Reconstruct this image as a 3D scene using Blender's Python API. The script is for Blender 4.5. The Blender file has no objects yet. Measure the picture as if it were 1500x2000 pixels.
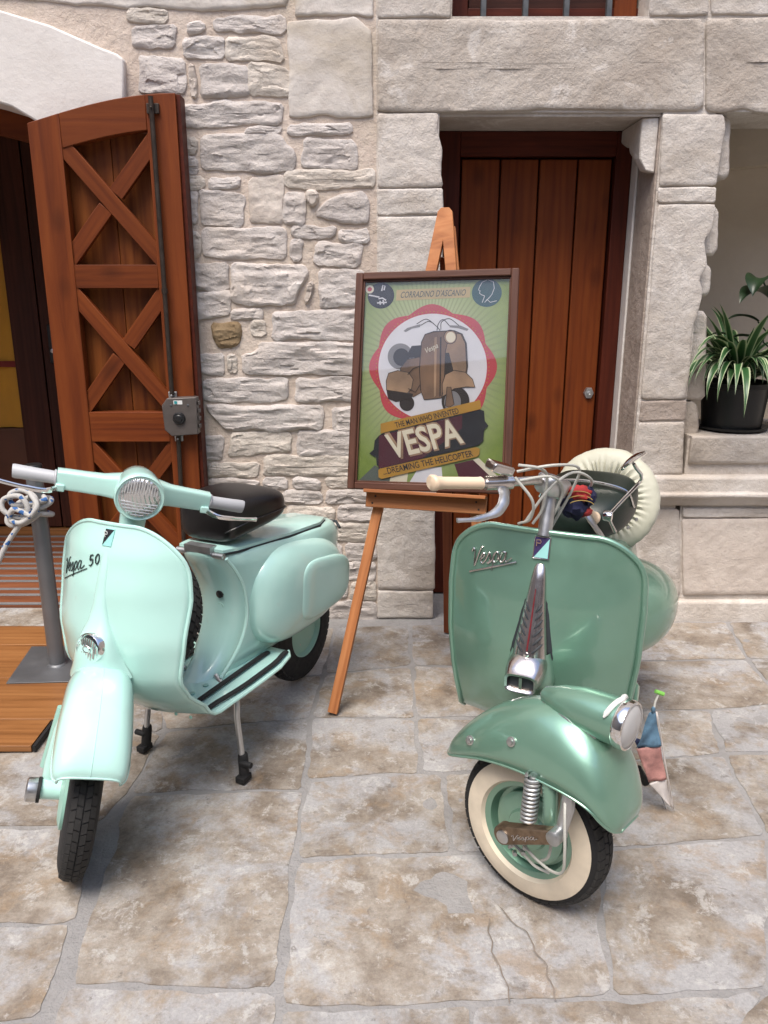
import bpy, bmesh, math, random
from mathutils import Vector, Matrix, noise
random.seed(7)
R = math.radians
PI = math.pi
scn = bpy.context.scene
COL = scn.collection

# ------------------------------------------------------------------ camera
PITCH = R(15.8)
cam = bpy.data.cameras.new('camera')
cam.sensor_fit = 'VERTICAL'
cam.sensor_height = 36.0
cam.lens = 28.08
cam.clip_start = 0.05
cam.clip_end = 500
camo = bpy.data.objects.new('camera', cam)
COL.objects.link(camo)
camo.location = (0, 0, 1.5)
camo.rotation_euler = (R(90) - PITCH, 0, 0)
scn.camera = camo

# ------------------------------------------------------------------ sky, sun, exposure
SUN_EL, SUN_AZ = 64.0, 205.0           # azimuth clockwise from +Y: behind the camera, a little left
world = bpy.data.worlds.new('World')
scn.world = world
world.use_nodes = True
wn = world.node_tree
bg = wn.nodes['Background']
sky = wn.nodes.new('ShaderNodeTexSky')
sky.sky_type = 'NISHITA'
sky.sun_disc = False
sky.sun_elevation = R(SUN_EL)
sky.sun_rotation = R(SUN_AZ)
sky.air_density = 1.0
sky.dust_density = 2.0
sky.ozone_density = 0.6
wn.links.new(sky.outputs[0], bg.inputs[0])
bg.inputs[1].default_value = 0.105
sun = bpy.data.lights.new('sun', 'SUN')
sun.energy = 1.5
sun.angle = R(32)
sun.color = (1.0, 0.925, 0.83)
suno = bpy.data.objects.new('sun', sun)
COL.objects.link(suno)
az = R(SUN_AZ)
sd = Vector((math.sin(az) * math.cos(R(SUN_EL)), math.cos(az) * math.cos(R(SUN_EL)), math.sin(R(SUN_EL))))
suno.rotation_euler = sd.to_track_quat('Z', 'Y').to_euler()
scn.view_settings.view_transform = 'Standard'
scn.view_settings.look = 'None'
scn.view_settings.gamma = 1.0
scn.view_settings.exposure = 1.48
scn.view_settings.use_curve_mapping = False
scn.cycles.max_bounces = 8
scn.cycles.transparent_max_bounces = 8

# ------------------------------------------------------------------ design helpers: a photo point on a known plane
_c, _s = math.cos(PITCH), math.sin(PITCH)
def _ray(px, py):
    u = (px - 750) / 1560.0; v = (1000 - py) / 1560.0
    return (u, _c + v * _s, -_s + v * _c)
def onY(px, py, y):
    r = _ray(px, py); t = y / r[1]
    return Vector((r[0] * t, y, 1.5 + r[2] * t))
def onZ(px, py, z=0.0):
    r = _ray(px, py); t = (z - 1.5) / r[2]
    return Vector((r[0] * t, r[1] * t, z))

# ------------------------------------------------------------------ mesh collector
class MB:
    def __init__(s):
        s.v = []; s.f = []
    def add(s, vs, fs):
        o = len(s.v); s.v += [tuple(p) for p in vs]; s.f += [tuple(i + o for i in f) for f in fs]; return s
    def box(s, a, b):
        x0, y0, z0 = a; x1, y1, z1 = b
        return s.add([(x0,y0,z0),(x1,y0,z0),(x1,y1,z0),(x0,y1,z0),(x0,y0,z1),(x1,y0,z1),(x1,y1,z1),(x0,y1,z1)],
                     [(0,3,2,1),(4,5,6,7),(0,1,5,4),(1,2,6,5),(2,3,7,6),(3,0,4,7)])
    def loft(s, secs, closed=True, caps=True):
        n = len(secs[0]); vs = [p for q in secs for p in q]; fs = []
        m = n if closed else n - 1
        for i in range(len(secs) - 1):
            for j in range(m):
                k = (j + 1) % n
                fs.append((i*n+j, i*n+k, (i+1)*n+k, (i+1)*n+j))
        if caps and closed:
            fs.append(tuple(range(n - 1, -1, -1)))
            b = (len(secs) - 1) * n
            fs.append(tuple(range(b, b + n)))
        return s.add(vs, fs)
    def tube(s, pts, r, n=8, caps=True, flat=1.0):
        pts = [Vector(p) for p in pts]
        rs = list(r) if isinstance(r, (list, tuple)) else [r] * len(pts)
        if len(rs) != len(pts):                # spread a short list of radii over the path
            m = len(rs) - 1; k = len(pts) - 1
            rs = [rs[min(m-1, int(i*m/k))] + (rs[min(m, int(i*m/k)+1)] - rs[min(m-1, int(i*m/k))])*(i*m/k - min(m-1, int(i*m/k))) for i in range(k+1)]
        secs = []; prev = None
        for i, p in enumerate(pts):
            if i == 0: t = pts[1] - p
            elif i == len(pts) - 1: t = p - pts[i-1]
            else: t = pts[i+1] - pts[i-1]
            t.normalize()
            if prev is None:
                a = Vector((0,0,1)) if abs(t.z) < .9 else Vector((1,0,0))
                prev = t.cross(a).normalized()
            else:
                prev = (prev - t * prev.dot(t))
                if prev.length < 1e-6: prev = t.orthogonal()
                prev.normalize()
            b = t.cross(prev)
            secs.append([p + (prev*math.cos(2*PI*k/n) + b*math.sin(2*PI*k/n)*flat)*rs[i] for k in range(n)])
        return s.loft(secs, True, caps)
    def lathe(s, prof, org=(0,0,0), axis=(0,0,1), n=24, sx=1.0, sy=1.0, caps=True):
        ax = Vector(axis).normalized(); a = ax.orthogonal().normalized()
        if abs(ax.y) > .9: a = Vector((1,0,0))
        if abs(ax.z) > .9: a = Vector((1,0,0))
        if abs(ax.x) > .9: a = Vector((0,1,0))
        b = ax.cross(a); org = Vector(org); secs = []
        for r, h in prof:
            secs.append([org + ax*h + (a*math.cos(2*PI*k/n)*sx + b*math.sin(2*PI*k/n)*sy)*max(r, 1e-5) for k in range(n)])
        return s.loft(secs, True, caps)
    def grid(s, fn, nu, nv):
        vs = []; fs = []
        for j in range(nv + 1):
            for i in range(nu + 1):
                vs.append(fn(i / nu, j / nv))
        for j in range(nv):
            for i in range(nu):
                a = j*(nu+1)+i
                fs.append((a, a+1, a+nu+2, a+nu+1))
        return s.add(vs, fs)
    def xf(s, fn):
        s.v = [tuple(fn(Vector(p))) for p in s.v]; return s
    def mesh(s, name, sharp=40):
        me = bpy.data.meshes.new(name)
        me.from_pydata(s.v, [], s.f)
        bm = bmesh.new(); bm.from_mesh(me)
        bmesh.ops.recalc_face_normals(bm, faces=bm.faces)
        bm.to_mesh(me); bm.free()
        if sharp:
            me.polygons.foreach_set('use_smooth', [True] * len(me.polygons))
            me.set_sharp_from_angle(angle=R(sharp))
        me.update()
        return me

def wm(o):
    if o is None: return Matrix.Identity(4)
    return wm(o.parent) @ o.matrix_parent_inverse @ o.matrix_basis

def obj(name, mesh, mat, parent=None, local=False, basis=None, bevel=0, solid=0, sub=0, segs=2):
    if isinstance(mesh, MB): mesh = mesh.mesh(name)
    o = bpy.data.objects.new(name, mesh)
    COL.objects.link(o)
    if mat is not None and not mesh.materials: mesh.materials.append(mat)
    if basis is not None: o.matrix_basis = basis
    if parent is not None:
        o.parent = parent
        if not local: o.matrix_parent_inverse = wm(parent).inverted()
    if solid:
        m = o.modifiers.new('thick', 'SOLIDIFY'); m.thickness = solid; m.offset = 0
    if bevel:
        m = o.modifiers.new('bevel', 'BEVEL'); m.width = bevel; m.segments = segs; m.limit_method = 'ANGLE'; m.angle_limit = R(35)
    if sub:
        m = o.modifiers.new('sub', 'SUBSURF'); m.levels = sub; m.render_levels = sub
    return o

def tag(o, label, cat, group=None):
    o['label'] = label; o['category'] = cat
    if group: o['group'] = group
    return o
def thing(name, loc, label, cat, rz=0.0, group=None):
    o = bpy.data.objects.new(name, None); COL.objects.link(o)
    o.empty_display_size = .1
    o.location = loc; o.rotation_euler = (0, 0, rz)
    return tag(o, label, cat, group)

def beam(name, p, q, w, t, mat, parent, up=(0,-1,0), bevel=.002, ext=0.0):
    """a bar from p to q: w across, t along 'up' (its faces look along up)"""
    p = Vector(p); q = Vector(q); x = (q - p); L = x.length; x.normalize()
    z = Vector(up); z = (z - x * z.dot(x)).normalized(); y = z.cross(x)
    m = Matrix((x, y, z)).transposed().to_4x4(); m.translation = (p + q) / 2
    b = MB().box((-L/2-ext, -w/2, -t/2), (L/2+ext, w/2, t/2))
    return obj(name, b.mesh(name, 30), mat, parent, basis=m, bevel=bevel)

def resample(poly, n, jit=0.0, seed=0.0, rnd=1, cut=.018):
    P = [Vector((p[0], p[1])) for p in poly]
    for _ in range(rnd):                       # corner cutting
        Q = []
        for i, p in enumerate(P):
            q = P[(i+1) % len(P)]
            d = (q - p).length; k = min(.25, cut / max(d, 1e-6))
            Q += [p.lerp(q, k), p.lerp(q, 1-k)]
        P = Q
    L = [0]
    for i, p in enumerate(P): L.append(L[-1] + (P[(i+1) % len(P)] - p).length)
    out = []; j = 0
    for k in range(n):
        d = L[-1] * k / n
        while L[j+1] < d: j += 1
        a = P[j]; b = P[(j+1) % len(P)]
        f = (d - L[j]) / max(1e-9, L[j+1] - L[j])
        p = a.lerp(b, f)
        if jit:
            w = noise.noise_vector(Vector((p.x*9+seed, p.y*9, seed*3.1)))*jit + noise.noise_vector(Vector((p.x*30+seed, p.y*30, seed)))*jit*.45
            p = p + Vector((w.x, w.y))
        out.append(p)
    return out

def slab_mesh(name, poly, mp, depth, amp=.004, jit=.006, seed=0.0, n=40, back=.03, edge=.012, fx=6, fy=16, inset=0.0, rings=6, rough=1.0, cut=.018, facet=0.0):
    """an irregular stone: outline poly (2d), mp(x, y, h) -> 3d with h the height out of the surface"""
    o = resample(poly, n, jit, seed, 1, cut)
    xs = [p.x for p in o]; ys = [p.y for p in o]
    w = max(xs) - min(xs); h = max(ys) - min(ys)
    cx = (max(xs) + min(xs)) / 2; cy = (max(ys) + min(ys)) / 2
    def med(p):
        if w > h: L = (w - h) / 2; return Vector((max(cx-L, min(cx+L, p.x)), cy))
        L = (h - w) / 2; return Vector((cx, max(cy-L, min(cy+L, p.y))))
    m = [med(p) for p in o]
    tilt = (noise.noise(Vector((seed*1.7, 3.3, 0)))*.012*rough, noise.noise(Vector((seed*2.3, 9.1, 0)))*.03*rough)
    def pt(i, s, hh, k):
        p = m[i] + (o[i] - m[i]) * s
        d = 0
        if k:
            d = amp * k * (noise.fractal(Vector((p.x*fx+seed, p.y*fy, seed)), 1.0, 2.0, 4)
                 + .5*noise.ridged_multi_fractal(Vector((p.x*fx*.7+seed, p.y*fy*1.2, seed+5)), 1.0, 2.0, 3, 1.0, 2.0) - .5)
            if facet:
                q = Vector((p.x*facet, p.y*facet*2.0, seed)); vc = noise.voronoi(q)[1][0]; g = noise.noise_vector(vc*3.7)
                d += k*amp*(1.3*(g.x*(q.x-vc.x) + g.y*(q.y-vc.y)) + .9*g.z)
            d += ((p.x-cx)*tilt[0]*2 + (p.y-cy)*tilt[1]) * k
        return mp(p.x, p.y, hh + d)
    r0 = min(w, h) / 2
    e = min(edge / r0, .4)
    prof = [(1 - inset/r0, -back, 0), (1 - inset/r0, depth*.1, 0), (1-e*.25-inset/r0, depth*.62, .3), (1-e-inset/r0, depth, .8)]
    for i in range(1, rings + 1):
        prof.append(((1-e-inset/r0) * (1 - i/(rings+.6)), depth, 1))
    b = MB()
    secs = [[pt(i, s, hh, k) for i in range(n)] for s, hh, k in prof]
    b.loft(secs, True, False)
    base = (len(secs)-1)*n
    # close the middle across the medial line
    if True:
        b.f.append(tuple(range(base, base+n)))
    me = b.mesh(name, 28 if facet else 50)
    return me

# ------------------------------------------------------------------ materials
MATS = {}
def nodes(name):
    m = bpy.data.materials.new(name); m.use_nodes = True
    nt = m.node_tree; b = nt.nodes['Principled BSDF']
    MATS[name] = m
    return m, nt, b
def N(nt, t, **k):
    n = nt.nodes.new(t)
    for a, v in k.items():
        if a in n.inputs.keys(): n.inputs[a].default_value = v
        else: setattr(n, a, v)
    return n
def C(r, g, b): return (r, g, b, 1.0)
def srgb(r, g, b):
    f = lambda c: (c/255/12.92) if c <= 10 else ((c/255+.055)/1.055)**2.4
    return C(f(r), f(g), f(b))
def ramp(nt, fac, stops, interp='LINEAR'):
    n = nt.nodes.new('ShaderNodeValToRGB'); e = n.color_ramp.elements; n.color_ramp.interpolation = interp
    while len(e) < len(stops): e.new(.5)
    for i, (p, c) in enumerate(stops): e[i].position = p; e[i].color = c
    nt.links.new(fac, n.inputs[0]); return n.outputs[0]
def mix(nt, fac, a, b, mode='MIX'):
    n = nt.nodes.new('ShaderNodeMix'); n.data_type = 'RGBA'; n.blend_type = mode
    for sock, v in ((n.inputs[0], fac), (n.inputs[6], a), (n.inputs[7], b)):
        if hasattr(v, 'is_linked'): nt.links.new(v, sock)
        else: sock.default_value = v
    return n.outputs[2]
def coords(nt, scale=(1,1,1), kind='Object', rnd=0.0):
    tc = nt.nodes.new('ShaderNodeTexCoord'); mp = nt.nodes.new('ShaderNodeMapping')
    mp.inputs['Scale'].default_value = scale
    nt.links.new(tc.outputs[kind], mp.inputs[0])
    if rnd:
        oi = nt.nodes.new('ShaderNodeObjectInfo'); vm = nt.nodes.new('ShaderNodeVectorMath'); vm.operation = 'SCALE'
        vm.inputs[0].default_value = (17.3*rnd, 31.7*rnd, 11.9*rnd)
        nt.links.new(oi.outputs['Random'], vm.inputs['Scale']); nt.links.new(vm.outputs[0], mp.inputs['Location'])
    return mp.outputs[0]
def tex(nt, vec, scale, detail=4, rough=.55, dist=0.0, out=0):
    n = nt.nodes.new('ShaderNodeTexNoise'); n.inputs['Scale'].default_value = scale; n.inputs['Detail'].default_value = detail
    n.inputs['Roughness'].default_value = rough; n.inputs['Distortion'].default_value = dist
    nt.links.new(vec, n.inputs['Vector']); return n.outputs[out]
def bump(nt, b, h, strength=.3, dist=.01, prev=None):
    n = nt.nodes.new('ShaderNodeBump'); n.inputs['Strength'].default_value = strength; n.inputs['Distance'].default_value = dist
    nt.links.new(h, n.inputs['Height'])
    if prev is not None: nt.links.new(prev, n.inputs['Normal'])
    nt.links.new(n.outputs[0], b.inputs['Normal']); return n.outputs[0]
def rnd_shift(nt, col, amt):
    """small per-piece brightness change"""
    oi = nt.nodes.new('ShaderNodeObjectInfo'); mr = nt.nodes.new('ShaderNodeMapRange')
    mr.inputs[3].default_value = 1-amt; mr.inputs[4].default_value = 1+amt
    nt.links.new(oi.outputs['Random'], mr.inputs[0])
    hs = nt.nodes.new('ShaderNodeHueSaturation'); nt.links.new(mr.outputs[0], hs.inputs['Value']); nt.links.new(col, hs.inputs['Color'])
    return hs.outputs[0]

def plain(name, col, rough=.5, metal=0.0, coat=0.0, var=.0, vs=30, bmp=0.0, bs=200, spec=.5):
    m, nt, b = nodes(name)
    b.inputs['Roughness'].default_value = rough; b.inputs['Metallic'].default_value = metal
    b.inputs['Coat Weight'].default_value = coat; b.inputs['Coat Roughness'].default_value = .06
    b.inputs['Specular IOR Level'].default_value = spec
    v = coords(nt)
    if var:
        f = tex(nt, v, vs, 5)
        d = tuple(c*(1-var) for c in col[:3]) + (1,); l = tuple(min(1, c*(1+var)) for c in col[:3]) + (1,)
        nt.links.new(ramp(nt, f, [(.3, d), (.7, l)]), b.inputs['Base Color'])
        r2 = ramp(nt, f, [(.3, C(rough*.85, rough*.85, rough*.85)), (.7, C(min(1,rough*1.2), min(1,rough*1.2), min(1,rough*1.2)))])
        nt.links.new(r2, b.inputs['Roughness'])
    else:
        b.inputs['Base Color'].default_value = col
    if bmp: bump(nt, b, tex(nt, v, bs, 3), bmp, .002)
    return m

def stone_mat(name, stops, scale=5, amt=.07, rough=.85, pits=.5, stain=None, white=0.0, fleck=.35, cleft=0.0):
    m, nt, b = nodes(name)
    v = coords(nt, rnd=1.0); w = coords(nt)
    n1 = tex(nt, v, scale, 8, .62, .5)
    col = ramp(nt, n1, stops)
    n2 = tex(nt, v, scale*9, 5, .65)
    col = mix(nt, fleck, col, ramp(nt, n2, [(.32, C(.45,.43,.42)), (.5, C(.5,.5,.5)), (.68, C(.58,.56,.53))]), 'OVERLAY')
    if stain:
        n3 = tex(nt, w, 1.7, 6, .6, .8)
        col = mix(nt, ramp(nt, n3, [(.5, C(0,0,0)), (.68, C(.8,.8,.8))]), col, stain)
    if white:
        n4 = tex(nt, v, scale*1.6, 7, .7, 1.0)
        col = mix(nt, ramp(nt, n4, [(.56, C(0,0,0)), (.64, C(white, white, white))]), col, C(.72,.68,.64))
    col = rnd_shift(nt, col, amt)
    nt.links.new(col, b.inputs['Base Color'])
    b.inputs['Roughness'].default_value = rough
    b.inputs['Specular IOR Level'].default_value = .3
    h1 = bump(nt, b, tex(nt, w, 28, 8, .65), pits, .012)
    h2 = bump(nt, b, tex(nt, w, 160, 4, .6), pits*.7, .003, h1)
    if cleft:
        cv = coords(nt, (1.0, 1.0, 3.4), rnd=1.0)
        bump(nt, b, tex(nt, cv, 9, 9, .62, 1.2), cleft, .03, h2)
    return m

stone_mat('rubble_stone', [(.25, C(.45,.41,.385)), (.5, C(.53,.485,.455)), (.75, C(.60,.56,.53))], 4, .07, .9, .9, stain=C(.54,.465,.40), cleft=.22)
stone_mat('rubble_cream', [(.25, C(.47,.415,.36)), (.5, C(.56,.505,.445)), (.75, C(.63,.58,.525))], 4.5, .06, .9, .9, stain=C(.52,.44,.36), cleft=.2)
stone_mat('rubble_warm', [(.25, C(.42,.36,.31)), (.5, C(.54,.475,.42)), (.75, C(.62,.56,.50))], 5, .06, .88, .6)
stone_mat('brown_stone', [(.3, C(.17,.115,.06)), (.7, C(.34,.25,.15))], 14, .05, .9, .8)
stone_mat('ashlar', [(.25, C(.45,.40,.355)), (.5, C(.55,.505,.46)), (.75, C(.63,.59,.55))], 3.5, .05, .85, .8, stain=C(.40,.34,.28), white=.35)
stone_mat('lintel_stone', [(.25, C(.39,.335,.285)), (.5, C(.475,.425,.375)), (.75, C(.57,.525,.475))], 3.5, .04, .85, .9, stain=C(.36,.30,.245), white=.5)
stone_mat('plaster_stone', [(.25, C(.50,.45,.40)), (.5, C(.60,.555,.51)), (.8, C(.68,.64,.60))], 2.5, .02, .85, .45, stain=C(.42,.355,.27))
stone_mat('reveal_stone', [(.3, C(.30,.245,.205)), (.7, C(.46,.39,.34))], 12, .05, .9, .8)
stone_mat('arch_stone', [(.25, C(.62,.58,.54)), (.8, C(.74,.71,.68))], 2.5, .02, .8, .25)
stone_mat('mortar', [(.25, C(.50,.41,.34)), (.5, C(.59,.495,.42)), (.75, C(.65,.56,.49))], 5, .0, .95, .9, stain=C(.50,.43,.34))
stone_mat('wall_plaster', [(.3, C(.50,.43,.34)), (.7, C(.58,.51,.42))], 2.0, .0, .9, .15, fleck=.15)

def paving(name, seedk=1.0):
    m, nt, b = nodes(name)
    v = coords(nt, rnd=seedk); w = coords(nt)
    n1 = tex(nt, v, 6.0, 12, .72, .15)
    col = ramp(nt, n1, [(.33, C(.12,.095,.074)), (.44, C(.21,.175,.142)), (.54, C(.285,.25,.212)), (.66, C(.39,.365,.335))])
    n2 = tex(nt, v, 3.2, 12, .70, .25)                       # grey cement wash in cloudy patches
    col = mix(nt, ramp(nt, n2, [(.47, C(0,0,0)), (.56, C(.75,.75,.75))]), col, C(.345,.348,.36))
    n5 = tex(nt, v, 8.0, 11, .70, .3)                        # ochre
    col = mix(nt, ramp(nt, n5, [(.53, C(0,0,0)), (.64, C(.55,.55,.55))]), col, C(.265,.19,.12))
    n6 = tex(nt, v, 13.0, 12, .78, .35)                      # pale flakes
    col = mix(nt, ramp(nt, n6, [(.545, C(0,0,0)), (.60, C(.6,.6,.6))]), col, C(.44,.43,.415))
    n7 = tex(nt, v, 30, 10, .75, .2)                         # dark pits
    col = mix(nt, ramp(nt, n7, [(.34, C(.65,.65,.65)), (.43, C(0,0,0))]), col, C(.13,.11,.095))
    n3 = tex(nt, w, 120, 6, .75)
    col = mix(nt, .7, col, ramp(nt, n3, [(.3, C(.38,.375,.37)), (.5, C(.5,.5,.5)), (.7, C(.63,.625,.61))]), 'OVERLAY')
    col = rnd_shift(nt, col, .10)
    nt.links.new(col, b.inputs['Base Color'])
    nt.links.new(ramp(nt, n2, [(.4, C(.55,.55,.55)), (.7, C(.8,.8,.8))]), b.inputs['Roughness'])
    b.inputs['Specular IOR Level'].default_value = .35
    h = bump(nt, b, n1, .5, .02)
    h = bump(nt, b, n6, .35, .008, h)
    bump(nt, b, n3, .4, .004, h)
    return m
paving('paving_stone')
stone_mat('paving_joint', [(.3, C(.235,.228,.224)), (.7, C(.31,.302,.298))], 6, .0, .9, 1.0)

def wood(name, dark, mid, light, axis='X', scale=1.0, rough=.55, coat=.0, knots=.5, amt=.12):
    m, nt, b = nodes(name)
    sc = {'X': (1.6, 22, 22), 'Z': (22, 22, 1.6)}[axis]
    v = coords(nt, tuple(k*scale for k in sc), rnd=1.0)
    n1 = tex(nt, v, 1.0, 6, .6, .9)
    w = nt.nodes.new('ShaderNodeTexWave'); w.wave_type = 'BANDS'; w.bands_direction = 'Y' if axis == 'X' else 'X'
    w.inputs['Scale'].default_value = .55; w.inputs['Distortion'].default_value = 9.0; w.inputs['Detail'].default_value = 3; w.inputs['Detail Scale'].default_value = .7
    nt.links.new(v, w.inputs['Vector'])
    col = ramp(nt, n1, [(.3, dark), (.5, mid), (.72, light)])
    col = mix(nt, .16, col, ramp(nt, w.outputs['Fac'], [(.0, tuple(c*.62 for c in dark[:3])+(1,)), (.6, light)]), 'MIX')
    if knots:
        kv = coords(nt, (3.2, 5.5, 5.5) if axis == 'X' else (5.5, 5.5, 3.2), rnd=1.0)
        vo = nt.nodes.new('ShaderNodeTexVoronoi'); vo.inputs['Scale'].default_value = 1.0; nt.links.new(kv, vo.inputs['Vector'])
        col = mix(nt, ramp(nt, vo.outputs['Distance'], [(.0, C(knots,knots,knots)), (.10, C(knots*.6,knots*.6,knots*.6)), (.2, C(0,0,0))]), col, tuple(c*.35 for c in dark[:3])+(1,))
    lv = coords(nt)
    col = mix(nt, .25, col, ramp(nt, tex(nt, lv, 2.2, 5, .6), [(.3, C(.36,.36,.36)), (.7, C(.62,.62,.62))]), 'OVERLAY')
    col = rnd_shift(nt, col, amt)
    nt.links.new(col, b.inputs['Base Color'])
    b.inputs['Roughness'].default_value = rough; b.inputs['Coat Weight'].default_value = coat; b.inputs['Coat Roughness'].default_value = .3; b.inputs['Specular IOR Level'].default_value = .22
    bump(nt, b, n1, .18, .004)
    return m
wood('red_wood', C(.09,.018,.0045), C(.137,.030,.006), C(.18,.044,.009), 'X')
wood('red_wood_panel', C(.08,.017,.004), C(.145,.037,.007), C(.26,.08,.016), 'Z', .7)
wood('door_plank_wood', C(.09,.017,.004), C(.14,.029,.005), C(.19,.046,.008), 'Z', .8, knots=.6)
wood('door_frame_wood', C(.042,.007,.003), C(.07,.012,.005), C(.098,.018,.007), 'X', knots=0)
wood('dark_inner_wood', C(.035,.012,.008), C(.055,.018,.011), C(.075,.024,.014), 'X', knots=0)
wood('easel_wood', C(.27,.095,.035), C(.39,.15,.055), C(.48,.21,.085), 'X', 1.2, rough=.5, knots=0, amt=.06)
wood('easel_shaded', C(.13,.035,.014), C(.19,.05,.02), C(.24,.07,.03), 'X', 1.2, rough=.5, knots=0, amt=.06)  # easel wood for the rear leg, shade behind the poster put into its colour
wood('frame_wood', C(.055,.022,.014), C(.09,.038,.025), C(.125,.058,.038), 'X', 1.4, rough=.4, knots=0, amt=.05)
wood('deck_wood', C(.18,.072,.024), C(.27,.115,.040), C(.34,.155,.056), 'X', .8, rough=.35, coat=.25, knots=.1, amt=.08)
wood('mat_wood', C(.13,.045,.022), C(.19,.066,.03), C(.24,.09,.042), 'X', 1.0, rough=.6, knots=0)

plain('iron_bronze', C(.055,.042,.034), .45, .6, var=.25)
plain('iron_grey', C(.10,.105,.11), .5, .5, var=.2)
plain('lock_grey', C(.10,.085,.078), .45, .2, var=.1)
plain('black_plastic', C(.012,.012,.013), .4)
plain('black_rubber', C(.008,.008,.009), .72, bmp=.2)
plain('tyre_rubber', C(.011,.011,.012), .78, bmp=.25, var=.3, vs=60)
plain('tread_rubber', C(.018,.0175,.017), .8, bmp=.25, var=.3, vs=60)
plain('whitewall', C(.66,.58,.46), .6, var=.10, vs=18, bmp=.1)
plain('chrome', C(.78,.77,.76), .10, 1.0, bmp=.03, bs=60)
plain('old_chrome', C(.62,.58,.56), .2, 1.0, var=.12, vs=25)
plain('aluminium', C(.58,.59,.60), .34, 1.0, var=.08)
plain('zinc', C(.45,.46,.46), .4, .9, var=.12)
plain('bronze_arm', C(.20,.145,.10), .38, .85, var=.35, vs=40)
plain('post_grey', C(.20,.205,.215), .42, .6, var=.08, vs=8)
plain('post_grey_plate', C(.17,.175,.185), .45, .6, var=.12, vs=10)
plain('grip_grey', C(.40,.41,.43), .5, bmp=.1)
plain('grip_cream', C(.68,.53,.38), .42, coat=.3)
plain('seat_black', C(.006,.005,.0055), .32, bmp=.25, bs=350, spec=.55)
plain('seat_green', C(.007,.014,.010), .42, bmp=.25, bs=350)
plain('lens_grey', C(.5,.5,.5), .15, .2)
plain('white_metal', C(.7,.7,.68), .35)
plain('pot_black', C(.005,.0055,.006), .42, bmp=.05)
plain('soil', C(.03,.02,.012), .9, bmp=.6, bs=80)
plain('leaf_dark', C(.011,.028,.010), .4, var=.4, vs=14)
plain('ochre', C(.55,.27,.03), .8, var=.12, vs=3)
plain('curtain_red', C(.18,.02,.012), .8)
plain('brown_panel', C(.10,.035,.016), .5, var=.2, vs=4)
plain('mat_grey', C(.17,.165,.17), .8, var=.1)
plain('gold', C(.5,.36,.12), .4, .3)
plain('scarf_red', C(.30,.02,.02), .8, var=.2, bmp=.3)
plain('scarf_navy', C(.012,.014,.05), .85, var=.2, bmp=.3)
plain('white_cloth', C(.72,.70,.66), .8, bmp=.2)
plain('flag_white', C(.60,.56,.54), .75, var=.1, vs=40)
plain('flag_red', C(.42,.21,.19), .75, var=.35, vs=40)
plain('flag_blue', C(.11,.21,.31), .75, var=.35, vs=40)
plain('flag_navy', C(.018,.028,.085), .75)
plain('tag_green', C(.22,.55,.10), .4)
plain('cable_grey', C(.44,.44,.40), .5)
plain('reflection_red', C(.35,.05,.06), .25, .6)
plain('logo_ink', C(.02,.03,.03), .4)
plain('tail_red', C(.35,.01,.01), .15, coat=.5)
plain('gasket', C(.02,.025,.03), .6)
plain('screw_steel', C(.55,.54,.52), .3, .9)

def paint(name, col, rough, metal, coat=1.0, flake=0.0):
    m, nt, b = nodes(name)
    v = coords(nt)
    f = tex(nt, v, 6, 3)
    d = tuple(c*.95 for c in col[:3])+(1,)
    nt.links.new(ramp(nt, f, [(.3, d), (.7, col)]), b.inputs['Base Color'])
    b.inputs['Metallic'].default_value = metal
    b.inputs['Coat Weight'].default_value = coat; b.inputs['Coat Roughness'].default_value = .04
    nt.links.new(ramp(nt, tex(nt, v, 14, 4), [(.3, C(rough*.85,rough*.85,rough*.85)), (.7, C(rough*1.2,rough*1.2,rough*1.2))]), b.inputs['Roughness'])
    h = bump(nt, b, tex(nt, v, 7, 2), .06, .02)                # hand-beaten panels are never quite true
    if flake: bump(nt, b, tex(nt, v, 900, 2), flake, .0006, h)
    # dust and rubbed spots
    d1 = tex(nt, v, 24, 9, .75, .4)
    link = b.inputs['Base Color'].links[0].from_socket
    dust = mix(nt, ramp(nt, d1, [(.60, C(0,0,0)), (.74, C(.22,.22,.22))]), link, C(.42,.40,.35))
    nt.links.new(dust, b.inputs['Base Color'])
    return m
paint('mint_paint', C(.46,.73,.665), .34, 0.0)
paint('mint_dull', C(.30,.52,.44), .5, 0.0, .3)
paint('green_paint', C(.205,.375,.285), .34, .60, 1.0, .1)
paint('green_dark', C(.10,.25,.17), .4, .4, .6)

def fabric(name, col, scale=9, strength=.8):
    m, nt, b = nodes(name)
    v = coords(nt)
    f = tex(nt, v, scale, 5, .6)
    nt.links.new(ramp(nt, f, [(.3, tuple(c*.85 for c in col[:3])+(1,)), (.7, col)]), b.inputs['Base Color'])
    b.inputs['Roughness'].default_value = .55; b.inputs['Sheen Weight'].default_value = .2
    bump(nt, b, tex(nt, v, 40, 4), .25, .004)
    return m
fabric('cover_cream', C(.50,.495,.395))

def spider_leaf():
    m, nt, b = nodes('spider_leaf')
    uv = nt.nodes.new('ShaderNodeAttribute'); uv.attribute_name = 'across'
    col = ramp(nt, uv.outputs['Fac'], [(.0, C(.022,.07,.020)), (.50, C(.026,.085,.024)), (.64, C(.03,.095,.028)), (.76, C(.36,.42,.24)), (1, C(.44,.48,.32))])
    nt.links.new(col, b.inputs['Base Color']); b.inputs['Roughness'].default_value = .4
    return m
spider_leaf()

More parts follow.
